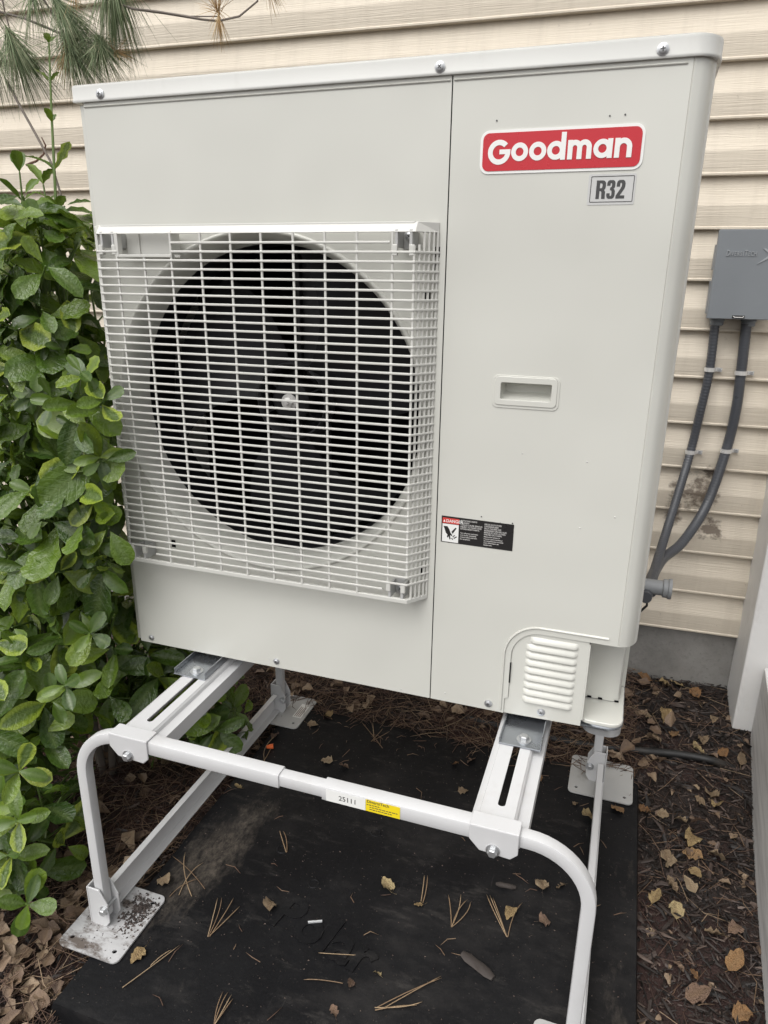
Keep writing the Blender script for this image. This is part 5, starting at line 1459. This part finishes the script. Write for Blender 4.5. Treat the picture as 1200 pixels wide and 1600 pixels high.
# ------------------------------------------------------------------ ground cover nobody could count
def on_pad(x, y, m=0.0):
    return PAD[0] - m < x < PAD[1] + m and PAD[2] - m < y < PAD[3] + m
def make_litter():
    # bark mulch chips
    V, F, R_ = [], [], []
    n = 0
    while n < 24000:
        x, y = rng.uniform(-0.7, 1.30), rng.uniform(-0.7, 0.94)
        if on_pad(x, y, 0.002): continue
        if x < 0.9 and rng.random() < 0.6: continue
        k = len(V)
        f = rng.random()
        if f < 0.62: L, w, h = rng.uniform(0.0015, 0.006), rng.uniform(0.0006, 0.0022), rng.uniform(0.0005, 0.0018)
        elif f < 0.92: L, w, h = rng.uniform(0.006, 0.018), rng.uniform(0.0007, 0.0026), rng.uniform(0.0006, 0.0020)
        else: L, w, h = rng.uniform(0.009, 0.024), rng.uniform(0.0028, 0.0062), rng.uniform(0.0015, 0.0035)
        a = rng.uniform(0, 2 * PI); tl = rng.normal(0, 0.30)
        u = Vector((math.cos(a), math.sin(a), tl)).normalized(); v = u.cross(Vector((rng.normal(0, 0.5), rng.normal(0, 0.5), 1))).normalized(); q = u.cross(v)
        c = Vector((x, y, ground_z(x, y) + rng.uniform(0.0, 0.011)))
        bow = v * rng.normal(0, 0.18) * L
        for s, sc in ((-1, rng.uniform(0.15, 0.9)), (0, 1.0), (1, rng.uniform(0.1, 0.8))):
            for e, g in ((-1, -0.6), (0.1, -1), (1, 0.2), (-0.2, 1)):
                p = c + u * L * (s + rng.normal(0, 0.10)) + bow * (1 - abs(s)) + (v * w * e + q * h * g) * sc * rng.uniform(0.7, 1.15)
                V.append((p.x, p.y, p.z))
        for t_ in (0, 4): F += [(k + t_ + j, k + t_ + 4 + j, k + t_ + 4 + (j + 1) % 4, k + t_ + (j + 1) % 4) for j in range(4)]
        F += [(k, k + 1, k + 2, k + 3), (k + 11, k + 10, k + 9, k + 8)]
        R_ += [float(rng.random() ** 1.2)] * 12
        n += 1
    me = bpy.data.meshes.new('mulch'); me.from_pydata(V, [], F); me.materials.append(M['chips']); set_attr(me, 'rnd', R_)
    tag(put_object('mulch', me), 'dark shredded bark mulch covering the soil', 'mulch', kind='stuff')
    # pine straw
    items = []
    def straw(x, y, z, L, r):
        a = rng.uniform(0, 2 * PI)
        d = Vector((math.cos(a), math.sin(a), rng.normal(0, 0.16)))
        p = Vector((x, y, z)); b = Vector((-d.y, d.x, 0)) * rng.normal(0, 0.12) * L
        items.append(([p - d * L / 2, p + b + Vector((0, 0, 0.002)), p + d * L / 2], 0.00085, r))
    k = 0
    while k < 9500:
        z_ = rng.random()
        if z_ < 0.50: x, y = rng.uniform(-0.6, 1.0), rng.uniform(0.50, 0.93)
        elif z_ < 0.965: x, y = rng.uniform(-0.65, 0.10), rng.uniform(-0.7, 0.55)
        else: x, y = rng.uniform(1.0, 1.28), rng.uniform(-0.5, 0.92)
        if on_pad(x, y, -0.02): continue
        straw(x, y, ground_z(x, y) + rng.uniform(0.004, 0.030 if z_ < 0.965 else 0.012), rng.uniform(0.04, 0.11), float(rng.random() ** 1.3)); k += 1
    for _ in range(120):
        x, y = rng.uniform(PAD[0], PAD[1]), rng.uniform(0.40, 0.515) if rng.random() < 0.6 else rng.uniform(-0.4, 0.5)
        straw(x, y, PAD_TOP + 0.003, rng.uniform(0.012, 0.04), float(rng.uniform(0.2, 0.9)))
    o = strand_object('pine_straw', items, 'straw', stuff=True)
    tag(o, 'brown fallen pine needles matted over the ground', 'pine straw')
    # heaps of dry leaves at the left and behind the pad
    var = [leaf_arrays(1.0, w, f, c, t, 5, 0.2, 0.3, 50 + j, 0.3) for j, (w, f, c, t) in enumerate(((0.36, 0.5, 0.3, 0.7), (0.42, 0.3, -0.3, 0.8), (0.34, 0.8, 0.5, 0.65), (0.40, 0.6, 0.1, 0.75), (0.30, 1.0, -0.2, 0.7)))]
    it = []
    def litter(x, y, s, lift):
        d = Vector(rng.normal(0, 1, 3)); d.z *= 0.28
        nrm = Vector((rng.normal(0, 0.35), rng.normal(0, 0.35), 1))
        it.append((var[int(rng.integers(0, 5))], frame(Vector((x, y, ground_z(x, y) + lift)), d, nrm, s), float(rng.random())))
    for _ in range(520): 
        x, y = rng.uniform(-0.55, 0.07), rng.uniform(-0.62, -0.12)
        litter(x, y, rng.uniform(0.024, 0.046), rng.uniform(0.006, 0.030))
    for _ in range(130): litter(rng.uniform(-0.5, 0.06), rng.uniform(-0.12, 0.55), rng.uniform(0.025, 0.045), rng.uniform(0.006, 0.03))
    for _ in range(210): litter(rng.uniform(-0.1, 1.10), rng.uniform(0.53, 0.90), rng.uniform(0.026, 0.044), rng.uniform(0.008, 0.032))
    for _ in range(110): litter(rng.uniform(1.03, 1.26), rng.uniform(-0.4, 0.92), rng.uniform(0.010, 0.026), rng.uniform(0.003, 0.012))
    o = mass('leaf_litter', 'litter_mix', it)
    tag(o, 'brown leaf litter heaped round the pad', 'leaf litter')
    # crumbs of soil and bark on the pad and the front left foot plate
    V, F, R_ = [], [], []
    def crumb(x, y, z, s, r):
        k = len(V)
        for dx, dy, dz in ((1, 0, 0), (-0.5, 0.87, 0), (-0.5, -0.87, 0), (0, 0, 1.1)):
            q = Vector((dx, dy, 0)) * s * rng.uniform(0.5, 1.6)
            V.append((x + q.x, y + q.y, z + dz * s * 0.8))
        F.extend([(k, k + 1, k + 3), (k + 1, k + 2, k + 3), (k + 2, k, k + 3), (k, k + 2, k + 1)]); R_.extend([r] * 4)
    for _ in range(1800):
        x, y = rng.uniform(PAD[0] + 0.01, PAD[1] - 0.01), rng.uniform(PAD[2] + 0.01, PAD[3] - 0.01)
        crumb(x, y, PAD_TOP + 0.0003, rng.uniform(0.0005, 0.0017), float(rng.random() ** 0.5))
    for _ in range(420):
        a, b = rng.normal(0, 0.016), rng.normal(0, 0.022)
        x, y = 0.118 + a, -0.215 + b
        if 0.03 < x < 0.145 and -0.31 < y < -0.175: crumb(x, y, PAD_TOP + 0.0052, rng.uniform(0.001, 0.0046), float(0.35 + rng.random() * 0.5))
    for _ in range(110):
        x, y = rng.uniform(0.03, 0.145), rng.uniform(-0.315, -0.175)
        crumb(x, y, PAD_TOP + 0.0052, rng.uniform(0.0006, 0.0024), float(rng.random() * 0.6))
    me = bpy.data.meshes.new('soil_crumbs'); me.from_pydata(V, [], F); me.materials.append(M['chips']); set_attr(me, 'rnd', R_)
    tag(put_object('soil_crumbs', me), 'crumbs of soil and bark scattered on the pad and foot plate', 'soil crumbs', kind='stuff')
make_litter()
